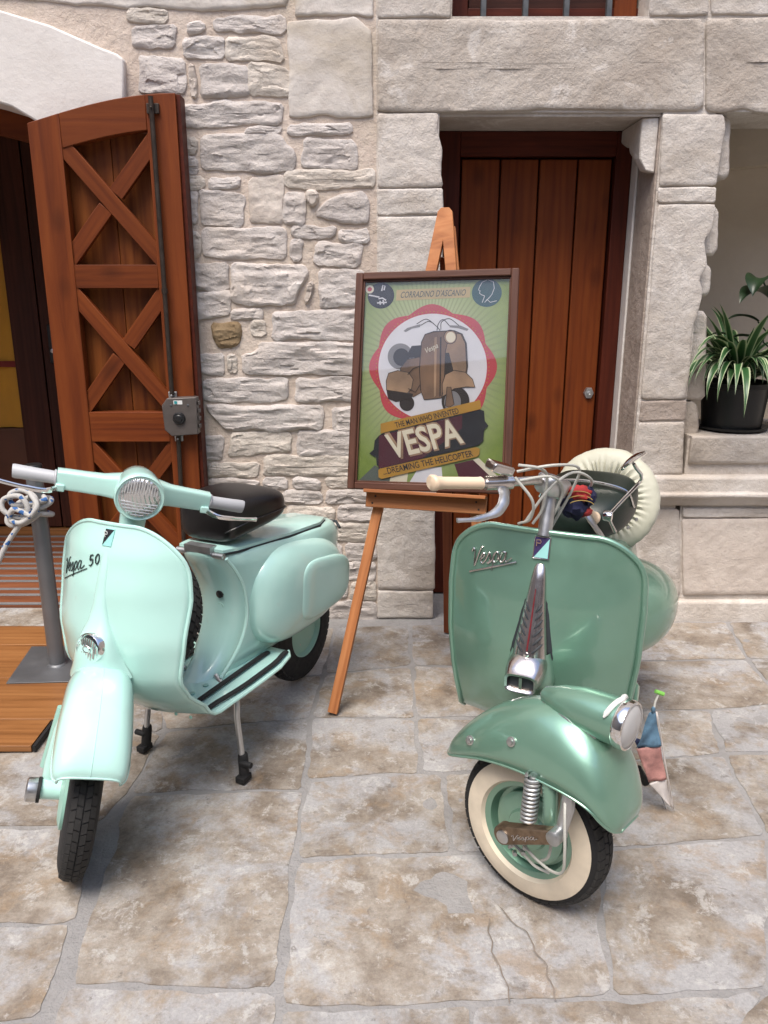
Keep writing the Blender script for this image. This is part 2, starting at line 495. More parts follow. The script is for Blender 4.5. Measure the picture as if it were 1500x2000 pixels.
def rope_mat():
    m, nt, b = nodes('rope')
    v = coords(nt)
    n = nt.nodes.new('ShaderNodeTexVoronoi'); n.inputs['Scale'].default_value = 75; nt.links.new(v, n.inputs['Vector'])
    wv = tex(nt, v, 260, 2)
    sep = nt.nodes.new('ShaderNodeSeparateColor'); nt.links.new(n.outputs['Color'], sep.inputs[0])
    fl = ramp(nt, sep.outputs[0], [(.0, C(1,1,1)), (.10, C(0,0,0))], 'CONSTANT')
    col = mix(nt, fl, C(.44,.43,.41), C(.03,.11,.30))
    nt.links.new(col, b.inputs['Base Color']); b.inputs['Roughness'].default_value = .8
    bump(nt, b, wv, .7, .003)
rope_mat()

def glass_mat(name, tint=C(1,1,1), rough=.02):
    m, nt, b = nodes(name)
    nt.nodes.remove(b)
    out = nt.nodes['Material Output']
    tr = nt.nodes.new('ShaderNodeBsdfTransparent'); tr.inputs[0].default_value = tint
    gl = nt.nodes.new('ShaderNodeBsdfGlossy'); gl.inputs['Roughness'].default_value = rough
    fr = nt.nodes.new('ShaderNodeFresnel'); fr.inputs[0].default_value = 1.55
    mx = nt.nodes.new('ShaderNodeMixShader')
    ml = nt.nodes.new('ShaderNodeMath'); ml.operation = 'MULTIPLY'; ml.inputs[1].default_value = .75; ml.use_clamp = True
    nt.links.new(fr.outputs[0], ml.inputs[0])
    nt.links.new(ml.outputs[0], mx.inputs[0]); nt.links.new(tr.outputs[0], mx.inputs[1]); nt.links.new(gl.outputs[0], mx.inputs[2])
    nt.links.new(mx.outputs[0], out.inputs[0])
glass_mat('picture_glass')
def ribbed_glass():
    m, nt, b = nodes('ribbed_glass')
    b.inputs['Base Color'].default_value = C(.62,.62,.62); b.inputs['Roughness'].default_value = .08
    b.inputs['Metallic'].default_value = .75
    w = nt.nodes.new('ShaderNodeTexWave'); w.bands_direction = 'Y'; w.inputs['Scale'].default_value = 42; w.inputs['Distortion'].default_value = .3
    v = coords(nt); nt.links.new(v, w.inputs['Vector'])
    bump(nt, b, w.outputs['Fac'], .6, .004)
ribbed_glass()
def ink(name, col, rough=.6, var=.12):
    return plain(name, col, rough, var=var, vs=9)
MT = MATS

# ================================================================== SETTING
WY = 3.48                                    # face of the courtyard wall
ground = obj('ground', MB().add([(-40,-40,-.012),(40,-40,-.012),(40,40,-.012),(-40,40,-.012)], [(0,1,2,3)]), MT['paving_joint'])
ground['kind'] = 'structure'
pav = obj('pavement', MB().box((-7.5,-9.0,-.06), (7.5,3.9,-.0075)), MT['paving_joint'])
pav['kind'] = 'structure'

# paving slabs traced on the ground: corner points named, then slabs
J = dict(
 a0=(-700,1228), a1=(-120,1232), a2=(330,1232), a3=(505,1228), a4=(655,1222), a5=(800,1218), a6=(960,1216), a7=(1180,1214), a8=(1420,1212), a9=(1700,1212),
 b1=(-200,1330), b2=(310,1330), b3=(470,1330), b4=(632,1315), b5=(805,1298), b6=(1000,1300), b7=(1210,1290), b8=(1460,1285), b9=(1800,1280),
 c1=(-330,1445), c2=(322,1425), c3=(605,1400), c4=(812,1400), c5=(1060,1400), c6=(1250,1385), c7=(1385,1383), c8=(1530,1372), c9=(1900,1370),
 d0=(-420,1620), d1=(190,1610), d2=(252,1548), d3=(594,1540), d3b=(600,1520), d4=(820,1508), d4b=(868,1507), d5=(1080,1500), d6=(1270,1480), d7=(1415,1470), d8=(1620,1460), d9=(2000,1450),
 e3=(575,1675), e4=(884,1664), e5=(1180,1655), e6=(1500,1632), e7=(1800,1615), e8=(2150,1600),
 f0=(-480,1815), f1=(150,1800), 
 g0=(-600,2010), g1=(80,1990), g2=(130,1920), g3=(542,1932), g4=(545,1968), g5=(925,1960), g6=(1200,1945), g7=(1500,1932), g8=(2300,1900),
 k6=(1176,1800),
 h0=(-800,2350), h1=(-40,2330), h2=(515,2250), h3=(900,2250), h4=(1250,2230), h5=(1700,2230), h6=(2600,2230),
)
for k in J: J[k] = tuple(onZ(*J[k])[:2])
SL = ['a0 a1 b1', 'a1 a2 b2 b1', 'a2 a3 b3 b2', 'a3 a4 b4 b3', 'a4 a5 b5 b4', 'a5 a6 b6 b5', 'a6 a7 b7 b6', 'a7 a8 b8 b7', 'a8 a9 b9 b8',
 'b1 b2 c2 c1', 'b2 b3 b4 c3 c2', 'b4 b5 c4 c3', 'b5 b6 c5 c4', 'b6 b7 c6 c5', 'b7 b8 c8 c7 c6', 'b8 b9 c9 c8',
 'c1 c2 d2 d1 d0', 'c2 c3 d3 d2', 'c3 c4 d4 d3b', 'c4 c5 d5 d4b d4', 'c5 c6 d6 d5', 'c6 c7 d7 d6', 'c7 c8 d8 d7', 'c8 c9 d9 d8',
 'd0 d1 f1 f0', 'd2 d3 e3 g3 g2', 'd3b d4 d4b e4 e3', 'd4b d5 e5 e4', 'd5 d6 d7 e6 e5', 'd7 d8 e7 e6', 'd8 d9 e8 e7',
 'f0 f1 g1 g0', 'e3 e4 e5 k6 g6 g5 g4', 'e5 e6 g7 g6 k6', 'e6 e7 e8 g8 g7',
 'g0 g1 h1 h0', 'g2 g3 h2 h1', 'g4 g5 h3 h2', 'g5 g6 g7 h4 h3', 'g7 g8 h6 h5 h4']
def gmap(x, y, h): return (x, y, h - .0052)
for i, sl in enumerate(SL):
    poly = [J[k] for k in sl.split()]
    me = slab_mesh('paving_slab', poly, gmap, .0, .0028, .012, i*3.7, 96, .03, .012, 5, 5, inset=.009, rings=7, rough=.08, cut=.01)
    obj('paving_slab', me, MT['paving_stone'], pav)
# the rest of the courtyard behind and beside the camera
rs = random.Random(5)
y = J['h2'][1] - .02
row = 0
while y > -7.5:
    d = rs.uniform(.45, .75); x = -6.5 + rs.uniform(0, .5)
    while x < 6.5:
        w = rs.uniform(.55, 1.15)
        obj('paving_slab', MB().box((x+.009, y-d+.009, -.03), (x+w-.009, y-.009, -.0055+rs.uniform(0,.002))).mesh('paving_slab', 0), MT['paving_stone'], pav)
        x += w
    y -= d; row += 1
# crack lines in the big slab are narrow grooves: modelled as thin dark slivers of joint mortar slightly proud
def crack(pts, wd):
    P = [onZ(*p) for p in pts]; b = MB(); sec = []
    Q = []
    for i in range(len(P)-1):
        for k in range(6):
            q = P[i].lerp(P[i+1], k/6)
            nn = noise.noise_vector(Vector((q.x*25, q.y*25, 1.3)))*.012
            Q.append(q + Vector((nn.x, nn.y, 0)))
    Q.append(P[-1])
    for i, q in enumerate(Q):
        t = (Q[min(i+1, len(Q)-1)] - Q[max(i-1, 0)]).normalized(); s_ = Vector((-t.y, t.x, 0)) * wd * (.25 + .75*abs(noise.noise(Vector((i*.7, wd*99, 0))))+.1)
        sec.append([q - s_ + Vector((0,0,.0022)), q + s_ + Vector((0,0,.0022))])
    b.loft(sec, False, False)
    return obj('crack', b, MT['crack_dirt'], pav)
plain('crack_dirt', C(.20,.165,.135), .95, var=.3)
crack([(955,1795),(958,1850),(990,1930),(995,1962)], .0026)
crack([(975,1775),(1030,1825),(1065,1890),(1085,1955)], .0026)

# ------------------------------------------------------------------ facade
fac = thing('stone_facade', (0, WY, 0), 'pale stone courtyard wall of rubble and cut blocks with two wooden doorways', 'wall')
def wmap(x, z, h): return (x, WY - h, z)
def wpx(pts): return [tuple(onY(p[0], p[1], WY)[i] for i in (0, 2)) for p in pts]
def rect(x0, y0, x1, y1): return [(x0,y0),(x1,y0),(x1,y1),(x0,y1)]
core = [(-1.33,-.1,-.03,3.7), (-.03,-.1,.22,3.7), (1.108,-.1,1.318,3.7), (.22,2.163,1.108,2.5), (.22,2.5,.262,3.7), (1.018,2.5,1.108,3.7), (.262,3.4,1.018,3.7),
        (1.342,-.1,3.2,.862), (1.318,2.165,3.2,3.7), (-7.0,2.42,-1.33,7.2), (-7.0,-.1,-2.95,2.42), (-1.33,3.7,7.0,7.2), (3.2,-.1,7.0,3.7), (2.75,.862,3.2,2.16)]
RUBBLE = (0, 9)
mb = MB()
mc_ = MB()
for k, (x0, z0, x1, z1) in enumerate(core): (mb if k in RUBBLE else mc_).box((x0, WY+.0025, z0), (x1, WY+.36, z1))
obj('mortar', mb.mesh('mortar', 0), MT['mortar'], fac)
obj('wall_core', mc_.mesh('wall_core', 0), MT['ashlar'], fac)

seed = [0]
def stone(pts, mat='rubble_stone', depth=.007, amp=.0062, jit=.012, n=64, back=.03, edge=.012, fx=7, fy=20, inset=-.002, rings=10, name='stone', rough=.8, cut=.014, facet=11.0):
    seed[0] += 1
    me = slab_mesh(name, wpx(pts), wmap, depth, amp, jit, seed[0]*2.37, n, back, edge, fx, fy, inset, rings, rough, cut, facet)
    return obj(name, me, MT[mat], fac)
def block(pts, mat='ashlar', depth=.012, name='stone_block', amp=.004, jit=.005, **k):
    return stone(pts, mat, depth*.6, amp, jit*.7, 90, .03, .005, 9, 9, -.0015, 8, name, .15, .005, 0.0)
RUB = [(250,15,325,45),(262,47,342,92),(415,32,555,64),(355,70,436,116),(439,74,548,120),(270,112,362,180),(390,125,485,190),(487,125,566,192),
 (355,200,550,248),(480,250,550,265),(560,240,690,262),(592,270,697,327),(558,332,728,370),(408,343,472,368),(391,374,478,443),(556,377,598,437),
 (395,446,560,506),(568,440,655,466),(665,447,721,473),(567,470,592,510),(613,475,706,518),(375,512,446,567),(624,530,712,600),
 (376,570,450,620),(450,603,515,622),(490,624,518,658),(530,606,712,664),(388,693,440,730),(446,693,464,731),(395,741,563,783),(578,738,705,785),
 (650,797,705,840),(398,848,437,897),(447,846,570,889),(583,843,705,886),(403,901,505,930),(513,889,705,930),(405,934,503,950),(512,934,560,954),(570,934,625,955),(636,933,705,952),
 (430,958,545,990),(555,957,630,985),(634,955,730,982),(560,990,655,1020),(662,986,733,1018),(545,1025,640,1056),(646,1022,733,1058),(600,1060,668,1098),(674,1062,735,1094),
 (560,1100,650,1135),(656,1098,736,1132),(590,1140,680,1170),(686,1136,736,1172),(560,1174,640,1212),(646,1174,736,1216),
 (362,268,388,300),(362,305,388,338),(364,345,402,370),(366,376,386,440),(370,450,391,505),(470,1140,580,1200),(440,1050,530,1100),(430,1000,540,1045)]
rk = random.Random(3)
for x0, y0, x1, y1 in RUB:
    p_ = [(x + rk.uniform(-.04, .04)*min(90, x1-x0), y + rk.uniform(-.07, .07)*(y1-y0)) for x, y in rect(x0, y0, x1, y1)]
    stone(p_, 'rubble_cream' if rk.random() < .3 + (.3 if y1 < 260 else 0) else 'rubble_stone')
stone([(393,262),(545,258),(560,285),(578,300),(578,335),(480,338),(391,335)], 'rubble_stone', .009, .007)
stone([(612,425),(640,385),(716,377),(724,395),(722,437),(660,434)], 'rubble_stone', .010, .003)
stone([(452,514),(590,518),(604,530),(588,560),(578,596),(500,598),(452,588)], 'rubble_stone', .011, .008)
stone([(473,690),(500,688),(505,668),(705,670),(705,728),(600,732),(475,730)], 'rubble_stone', .010, .008)
stone([(398,792),(630,792),(633,815),(626,838),(480,842),(436,840),(415,815)], 'rubble_stone', .011, .008)
stone([(594,376),(612,369),(628,385),(616,405),(600,398)], 'rubble_warm', .02, .006)
stone([(598,556),(612,550),(608,575),(600,595),(594,594)], 'rubble_warm', .014, .006)
stone(rect(487,344,554,437), 'rubble_warm', .006, .003)
stone([(370,122),(386,128),(384,190),(372,188)], 'rubble_warm', .012, .005)
stone(rect(360,42,400,62), 'rubble_stone', .012, .006)
stone([(411,632),(472,628),(472,660),(465,678),(425,680),(415,665)], 'brown_stone', .010, .008)
block([(560,40),(690,36),(726,60),(728,228),(565,226)], 'plaster_stone', .012, 'stone', .004, .014)
stone([(-60,-40),(560,-60),(560,10),(420,18),(330,14),(245,14),(-60,-10)], 'plaster_stone', .008, .004, n=90, facet=0)
block(rect(575,-60,728,30), 'plaster_stone', .012, 'stone', .004, .012)
# arch stone over the left doorway: pale dressed block with a curved soffit
ax = [tuple(onY(p[0], p[1], WY)[i] for i in (0, 2)) for p in [(247,216),(245,118),(232,108),(200,96),(100,52),(0,22)]]
ax += [(-1.9, 2.64), (-2.2, 2.70), (-2.7, 2.70), (-3.2, 2.55), (-3.2, 2.0), (-2.95, 2.0)]
for k in range(0, 13):
    t = k/12; xx = -2.95 + 1.62*t
    ax.append((xx, 2.12 + .17*math.sin(PI*t)**.8 if k < 12 else 2.10))
ax.append((-1.33, 2.06)); 
b = MB(); n_ = len(ax)
b.loft([[(p[0], WY-.028, p[1]) for p in ax], [(p[0], WY+.26, p[1]) for p in ax]], True, True)
obj('arch_block', b.mesh('arch_block', 30), MT['arch_stone'], fac, bevel=.008)
# ashlar
block([(738,40),(900,38),(1010,42),(1180,38),(1373,38),(1372,216),(1170,214),(1050,212),(1040,219),(1030,216),(900,219),(738,218)], 'lintel_stone', .016, 'lintel', .005, .004)
block([(1379,38),(1720,32),(1720,222),(1500,222),(1450,212),(1412,222),(1379,218)], 'lintel_stone', .014, 'lintel', .005)
block(rect(738,-70,880,34)); block(rect(1268,-70,1382,30)); block(rect(1388,-70,1700,28))
block([(738,222),(856,222),(854,255),(863,290),(860,340),(864,364),(738,366)])
block([(738,370),(864,368),(865,418),(738,420)])
block([(738,424),(865,423),(862,560),(738,565)]); block(rect(738,569,860,700)); block(rect(738,704,856,860)); block(rect(738,864,852,982))
block(rect(738,986,849,1150)); block(rect(738,1154,846,1206))
jag = [(1412,224),(1416,260),(1405,300),(1400,330)]
block([(1294,224),(1412,224),(1416,250),(1408,290),(1404,330),(1398,362),(1287,363)])
block([(1287,367),(1398,366),(1396,395),(1285,396)])
block([(1285,400),(1396,399),(1390,450),(1374,468),(1380,520),(1365,545),(1372,570),(1362,610),(1352,640),(1348,690),(1345,730),(1338,765),(1340,778),(1252,780)], n=90)
block([(1252,784),(1340,782),(1338,820),(1248,822)], 'reveal_stone', .008)
block([(1248,826),(1336,824),(1332,926),(1232,926)])
# broken stones returning into the niche behind the pier edge
for i, (x0, y0, x1, y1) in enumerate([(1395,226,1426,352),(1380,400,1404,500),(1366,515,1388,578),(1350,606,1380,782),(1340,784,1364,860)]):
    seed[0] += 1
    poly = [tuple(onY(p[0], p[1], WY+.06)[k] for k in (0, 2)) for p in rect(x0-20, y0, x1, y1)]
    me = slab_mesh('broken_stone', poly, lambda x, z, h: (x, WY+.07-h, z), .02, .006, .010, seed[0]*1.9, 36, .26, .012, 9, 9)
    obj('broken_stone', me, MT['ashlar'], fac)
# reveals of the door, soffit, plaster fillet and corbel
obj('reveal', MB().box((1.1005, WY+.012, 0), (1.1075, WY+.335, 2.16)), MT['reveal_stone'], fac)
obj('plaster_fillet', MB().box((1.090, WY+.24, 0), (1.1003, WY+.335, 2.10)), MT['arch_stone'], fac, bevel=.004)
obj('soffit', MB().box((.222, WY+.012, 2.150), (1.1003, WY+.335, 2.1625)), MT['lintel_stone'], fac)
b = MB(); prof = [(0,0),(.30,0),(.30,-.07),(.22,-.085),(.17,-.12),(.15,-.155),(.10,-.165),(.08,-.20),(0,-.21)]
b.loft([[(1.1003, WY+.02+p[0], 2.149+p[1]) for p in prof], [(1.063, WY+.02+p[0], 2.149+p[1]*.95) for p in prof], [(1.035, WY+.03+p[0]*.95, 2.149+p[1]*.7) for p in prof]], True, True)
obj('corbel', b.mesh('corbel', 30), MT['ashlar'], fac, bevel=.006)
# lower wall at the right: parapet with cavetto, moulded ledge, blocks, base course
def ext(name, prof, x0, x1, mat, bev=.004):
    """profile (out of the wall, z) run along x, with a slightly worn edge"""
    n = 26; secs = []
    for k in range(n+1):
        x = x0 + (x1-x0)*k/n
        secs.append([(x, WY - p[0] + .004*noise.noise(Vector((x*7, j*1.3, p[1]*9))), p[1] + .004*noise.noise(Vector((x*6, j*2.1+4, 2)))) for j, p in enumerate(prof)])
    return obj(name, MB().loft(secs, True, True).mesh(name, 35), MT[mat], fac, bevel=bev)
ext('parapet', [(-.3,.867),(.012,.867),(.02,.86),(.02,.755),(.012,.742),(-.012,.735),(-.03,.715),(-.035,.68),(-.3,.68)], 1.352, 3.2, 'ashlar')
ext('ledge', [(-.2,.690),(.03,.690),(.045,.68),(.05,.62),(.062,.612),(.062,.598),(.04,.585),(.03,.565),(.012,.548),(-.2,.548)], 1.10, 3.2, 'ashlar')
block([(1180,996),(1326,994),(1328,1160),(1170,1160)], 'ashlar', .012)
block([(1332,1014),(1500,1012),(1720,1010),(1720,1158),(1334,1160)], 'rubble_warm', .014)
block([(1332,992),(1720,990),(1720,1008),(1332,1010)], 'ashlar', .018)
ext('base_course', [(-.2,.092),(.02,.092),(.03,.082),(.035,-.03),(-.2,-.03)], 1.10, 3.2, 'ashlar')
# niche back wall
nb_ = MB().box((1.30, WY+.8, .80), (3.2, WY+.85, 2.6)); nb_.box((1.25, WY+.36, .80), (1.30, WY+1.35, 2.6)); nb_.box((2.9, WY+.36, .80), (2.95, WY+1.3, 2.6)); nb_.box((1.25, WY+.36, 2.45), (3.2, WY+1.35, 2.6)); nb_.box((1.25, WY+.461, .74), (3.2, WY+1.35, .80))
obj('niche_wall', nb_.mesh('niche_wall', 0), MT['wall_plaster'], fac)
obj('niche_sill', MB().box((1.343, WY+.0, .8615), (2.75, WY+.46, .8665)), MT['ashlar'], fac)
b = MB(); arc = []
for k in range(13):
    t = PI*k/12; arc.append((2.05 - .72*math.cos(t), 1.90 + .17*math.sin(t)))
arc += [(2.85, 2.40), (1.32, 2.40)]
b.loft([[(p[0], WY+.66, p[1]) for p in arc], [(p[0], WY+.799, p[1]) for p in arc]], True, True)
obj('niche_arch', b.mesh('niche_arch', 30), MT['wall_plaster'], fac)

# ------------------------------------------------------------------ right door
DY = WY + .335
door = obj('plank_door', MB().box((.20, DY+.045, 0), (1.107, DY+.06, 2.16)), MT['door_frame_wood'], fac)
door['label'] = 'closed red-brown plank door in the stone frame'
def dpart(name, a, bb, mat, bev=.003):
    c = (Vector(a)+Vector(bb))/2; d = Vector(bb)-Vector(a)
    return obj(name, MB().box(-d/2, d/2).mesh(name, 30), MT[mat], door, basis=Matrix.Translation(c), bevel=bev)
def vpart(name, x0, x1, z0, z1, y0, y1, mat, bev=.003):       # grain upright: bar built along its own x
    return beam(name, ((x0+x1)/2, (y0+y1)/2, z0), ((x0+x1)/2, (y0+y1)/2, z1), abs(x1-x0), abs(y1-y0), MT[mat], door, bevel=bev)
fx0, fx1 = .258, 1.052
ltop = 2.055
vpart('frame_post', .222, .335, 0, 2.149, DY-.02, DY+.045, 'door_frame_wood')
vpart('frame_post', 1.018, 1.0895, 0, 2.149, DY-.02, DY+.045, 'door_frame_wood')
beam('frame_head', (.336, DY+.0125, 2.098), (1.017, DY+.0125, 2.098), .10, .063, MT['door_frame_wood'], door)
px = [.341, .516, .688, .860, 1.012]
for i in range(4):
    a, c = px[i], px[i+1]
    p = obj('plank', MB().box((-(c-a)/2+.0035, -.016, -1.015), ((c-a)/2-.0035, .016, 1.015)).mesh('plank', 30), MT['door_plank_wood'], door, basis=Matrix.Translation(((a+c)/2, DY+.024, 1.0235)), bevel=.004)
lx = onY(1150, 768, DY)
b = MB(); pts = [(math.cos(k*PI/3)*.026, math.sin(k*PI/3)*.030) for k in range(6)]
b.loft([[(lx.x+p[0], DY+.008, lx.z+p[1]) for p in pts], [(lx.x+p[0]*.85, DY-.004, lx.z+p[1]*.85) for p in pts]])
b.lathe([(.010,0),(.010,.006),(.006,.007),(.001,.003)], (lx.x, DY-.004, lx.z), (0,-1,0), 16)
obj('lock_plate', b, MT['zinc'], door)

# ------------------------------------------------------------------ window above the lintel
win = obj('barred_window', MB().box((.262, WY+.20, 2.5), (1.018, WY+.22, 3.4)), MT['dark_inner_wood'], fac)
beam('window_rail', (.262, WY+.17, 2.535), (1.018, WY+.17, 2.535), .07, .05, MT['door_frame_wood'], win)
beam('window_stile', (.30, WY+.165, 2.5), (.30, WY+.165, 3.4), .07, .05, MT['door_frame_wood'], win)
beam('window_stile', (.965, WY+.165, 2.5), (.965, WY+.165, 3.4), .09, .05, MT['red_wood'], win)
for k in range(4):
    z0 = 2.575 + k*.2
    beam('shutter_slat', (.34, WY+.18, z0), (.92, WY+.18, z0+.0), .17, .02, MT['dark_inner_wood'], win)
for pxx in (944, 1026, 1106, 1189):
    x = onY(pxx, 16, WY+.08).x
    beam('window_bar', (x, WY+.08, 2.485), (x, WY+.08, 3.42), .022, .022, MT['iron_grey'], win)

# ------------------------------------------------------------------ left doorway: passage, inner door, open leaf
pas = MB()
pas.box((-1.335, WY+.26, 0), (-1.20, 4.80, 2.6)); pas.box((-3.1, WY+.26, 0), (-2.95, 4.80, 2.6)); pas.box((-3.1, WY+.26, 2.45), (-1.2, 4.80, 2.6))
obj('passage_wall', pas.mesh('passage_wall', 0), MT['wall_plaster'], fac)
inn = obj('inner_door', MB().box((-3.1, 4.80, 0), (-1.2, 4.85, 2.6)), MT['dark_inner_wood'], fac)
IY = 4.76
beam('door_sill', (-2.95, IY-.03, .035), (-1.336, IY-.03, .035), .05, .06, MT['deck_wood'], inn)
gx = -1.985
vpart2 = lambda n, x0, x1, z0, z1, m: beam(n, ((x0+x1)/2, IY, z0), ((x0+x1)/2, IY, z1), x1-x0, .07, MT[m], inn)
vpart2('door_stile', -2.155, gx-.004, .07, 2.44, 'dark_inner_wood')
vpart2('door_stile', gx+.004, -1.84, .07, 2.44, 'dark_inner_wood')
vpart2('door_stile', -1.50, -1.337, .07, 2.44, 'dark_inner_wood')
beam('lower_panel', (-2.945, IY+.012, .375), (-2.157, IY+.012, .375), .60, .03, MT['brown_panel'], inn)
beam('lower_panel', (-1.838, IY+.012, .375), (-1.502, IY+.012, .375), .60, .03, MT['brown_panel'], inn)
obj('curtain', MB().grid(lambda u, v: (-2.945+.79*u, IY+.02+.008*math.sin(u*38), .68+1.76*v), 60, 1), MT['ochre'], inn)
obj('curtain', MB().grid(lambda u, v: (-1.838+.335*u, IY+.02+.008*math.sin(u*18), .68+1.76*v), 30, 1), MT['ochre'], inn)
obj('curtain_band', MB().box((-2.945, IY+.004, 1.04), (-2.157, IY+.008, 1.075)), MT['curtain_red'], inn)
lp = onY(102, 668, IY-.04)
obj('lock_plate', MB().box((lp.x-.022, IY-.046, lp.z-.12), (lp.x+.022, IY-.036, lp.z+.10)), MT['black_plastic'], inn, bevel=.004)
obj('keyhole', MB().lathe([(.012,0),(.012,.008),(.009,.01)], (lp.x, IY-.046, lp.z-.05), (0,-1,0), 14), MT['aluminium'], inn)
# wooden head of the outer frame
bb = MB(); hd = []
for k in range(13):
    t = k/12; xx = -2.945 + 1.61*t; hd.append((xx, 2.11 + .165*math.sin(PI*t)**.8))
bb.loft([[(p[0], WY+.26, p[1]+.04) for p in hd] + [(p[0], WY+.26, p[1]-.09) for p in reversed(hd)],
         [(p[0], WY+.33, p[1]+.04) for p in hd] + [(p[0], WY+.33, p[1]-.09) for p in reversed(hd)]], True, True)
obj('frame_head', bb.mesh('frame_head', 30), MT['red_wood'], fac)
beam('frame_post', (-1.385, WY+.30, 0), (-1.385, WY+.30, 2.10), .09, .07, MT['dark_inner_wood'], fac)

LY = 3.362                                     # front of the leaf
leaf = obj('open_door_leaf', MB().add([(-1.36,LY+.083,.03),(-.81,LY+.083,.03),(-.81,LY+.083,2.17),(-1.085,LY+.083,2.14),(-1.36,LY+.083,2.07),(-1.36,LY+.089,.03),(-.81,LY+.089,.03),(-.81,LY+.089,2.17),(-1.085,LY+.089,2.14),(-1.36,LY+.089,2.07)],
     [(0,1,2,3,4),(9,8,7,6,5),(0,5,6,1),(1,6,7,2),(2,7,8,3),(3,8,9,4),(4,9,5,0)]).mesh('open_door_leaf', 20), MT['red_wood_panel'], fac)
leaf['label'] = 'open red-brown door leaf with arched top and crossed braces'
XL, XR = -1.373, -.797
def top(x):
    t = (x - XL) / (XR - XL); return 2.103 + .105*math.sin(t*PI/2)
T = .05
def lbeam(n, p, q, w, mat='red_wood', y=LY+T/2, t=T, ext=0): return beam(n, (p[0], y, p[1]), (q[0], y, q[1]), w, t, MT[mat], leaf, ext=ext)
def arched(n, x0, x1, lo, hi, mat, y0, y1, k=10):
    xs = [x0+(x1-x0)*i/k for i in range(k+1)]
    s = [(x, hi(x)) for x in xs] + [(x, lo(x)) for x in reversed(xs)]
    cx, cz = (x0+x1)/2, hi((x0+x1)/2)
    b = MB().loft([[(p[0]-cx, y0, p[1]-cz) for p in s], [(p[0]-cx, y1, p[1]-cz) for p in s]])
    return obj(n, b.mesh(n, 30), MT[mat], leaf, basis=Matrix.Translation((cx, 0, cz)), bevel=.003)
SL_, SR_ = XL+.125, XR-.115
def stile(x0, x1):
    cx = (x0+x1)/2
    z0, z1a, z1b = .02, top(x0), top(x1)
    # along local x = world z
    m = Matrix(((0,0,1),(0,1,0),(-1,0,0))).transposed().to_4x4()
    b = MB(); w = (x1-x0)/2
    b.loft([[(x0, LY, z0),(x1, LY, z0),(x1, LY, z1b),(cx, LY, top(cx)),(x0, LY, z1a)], [(x0, LY+T, z0),(x1, LY+T, z0),(x1, LY+T, z1b),(cx, LY+T, top(cx)),(x0, LY+T, z1a)]])
    bs = Matrix(((0,0,1,cx),(0,1,0,0),(1,0,0,1.0),(0,0,0,1)))
    inv = bs.inverted(); b.xf(lambda p: inv @ p)
    return obj('stile', b.mesh('stile', 30), MT['red_wood'], leaf, basis=bs, bevel=.003)
stile(XL, SL_); stile(SR_, XR)
arched('top_rail', SL_+.0005, SR_-.0005, lambda x: top(x)-.125, top, 'red_wood', LY+.001, LY+T-.001)
zr = [(onY(220, 517, LY).z, onY(220, 563, LY).z), (onY(250, 805, LY).z, onY(250, 863, LY).z), (.36, .24), (.14, .021)]
for a, c in zr:
    lbeam('rail', (SL_+.0005, (a+c)/2), (SR_-.0005, (a+c)/2), a-c, t=T-.003)
pan = [(top((SL_+SR_)/2)-.115, zr[0][0]), (zr[0][1], zr[1][0]), (zr[1][1], zr[2][0])]
for zt, zb in pan:
    x0, x1 = SL_+.004, SR_-.004
    dz = .045
    lbeam('brace', (x0, zt-dz), (x1, zb+dz), .062, y=LY+.020, t=.030, ext=.055)
    # the other diagonal, in two halves butted on the first
    mid = Vector(((x0+x1)/2, 0, (zt+zb)/2)); d = (Vector((x1,0,zt-dz)) - Vector((x0,0,zb+dz))); L = d.length; d.normalize()
    a1 = Vector((x1,0,zt-dz)) - Vector((x0,0,zb+dz)); b1 = Vector((x1,0,zb+dz)) - Vector((x0,0,zt-dz)); ang = a1.angle(b1)
    gap = .031/math.sin(ang) + .031/math.tan(ang)*0 + .002
    lbeam('brace', tuple((Vector((x0,0,zb+dz)) - d*.055)[i] for i in (0,2)), tuple((mid - d*gap)[i] for i in (0,2)), .062, y=LY+.022, t=.028)
    lbeam('brace', tuple((mid + d*gap)[i] for i in (0,2)), tuple((Vector((x1,0,zt-dz)) + d*.055)[i] for i in (0,2)), .062, y=LY+.022, t=.028)
for k in range(2):
    a = SL_-.01 + (SR_-SL_+.02)*k/2; c = SL_-.01 + (SR_-SL_+.02)*(k+1)/2
    obj('back_board', MB().box((-(c-a)/2+.001, -.006, -1.02), ((c-a)/2-.001, .006, 1.02)).mesh('back_board', 30), MT['red_wood_panel'], leaf, basis=Matrix.Translation(((a+c)/2, LY+.074, 1.06)), bevel=.003)
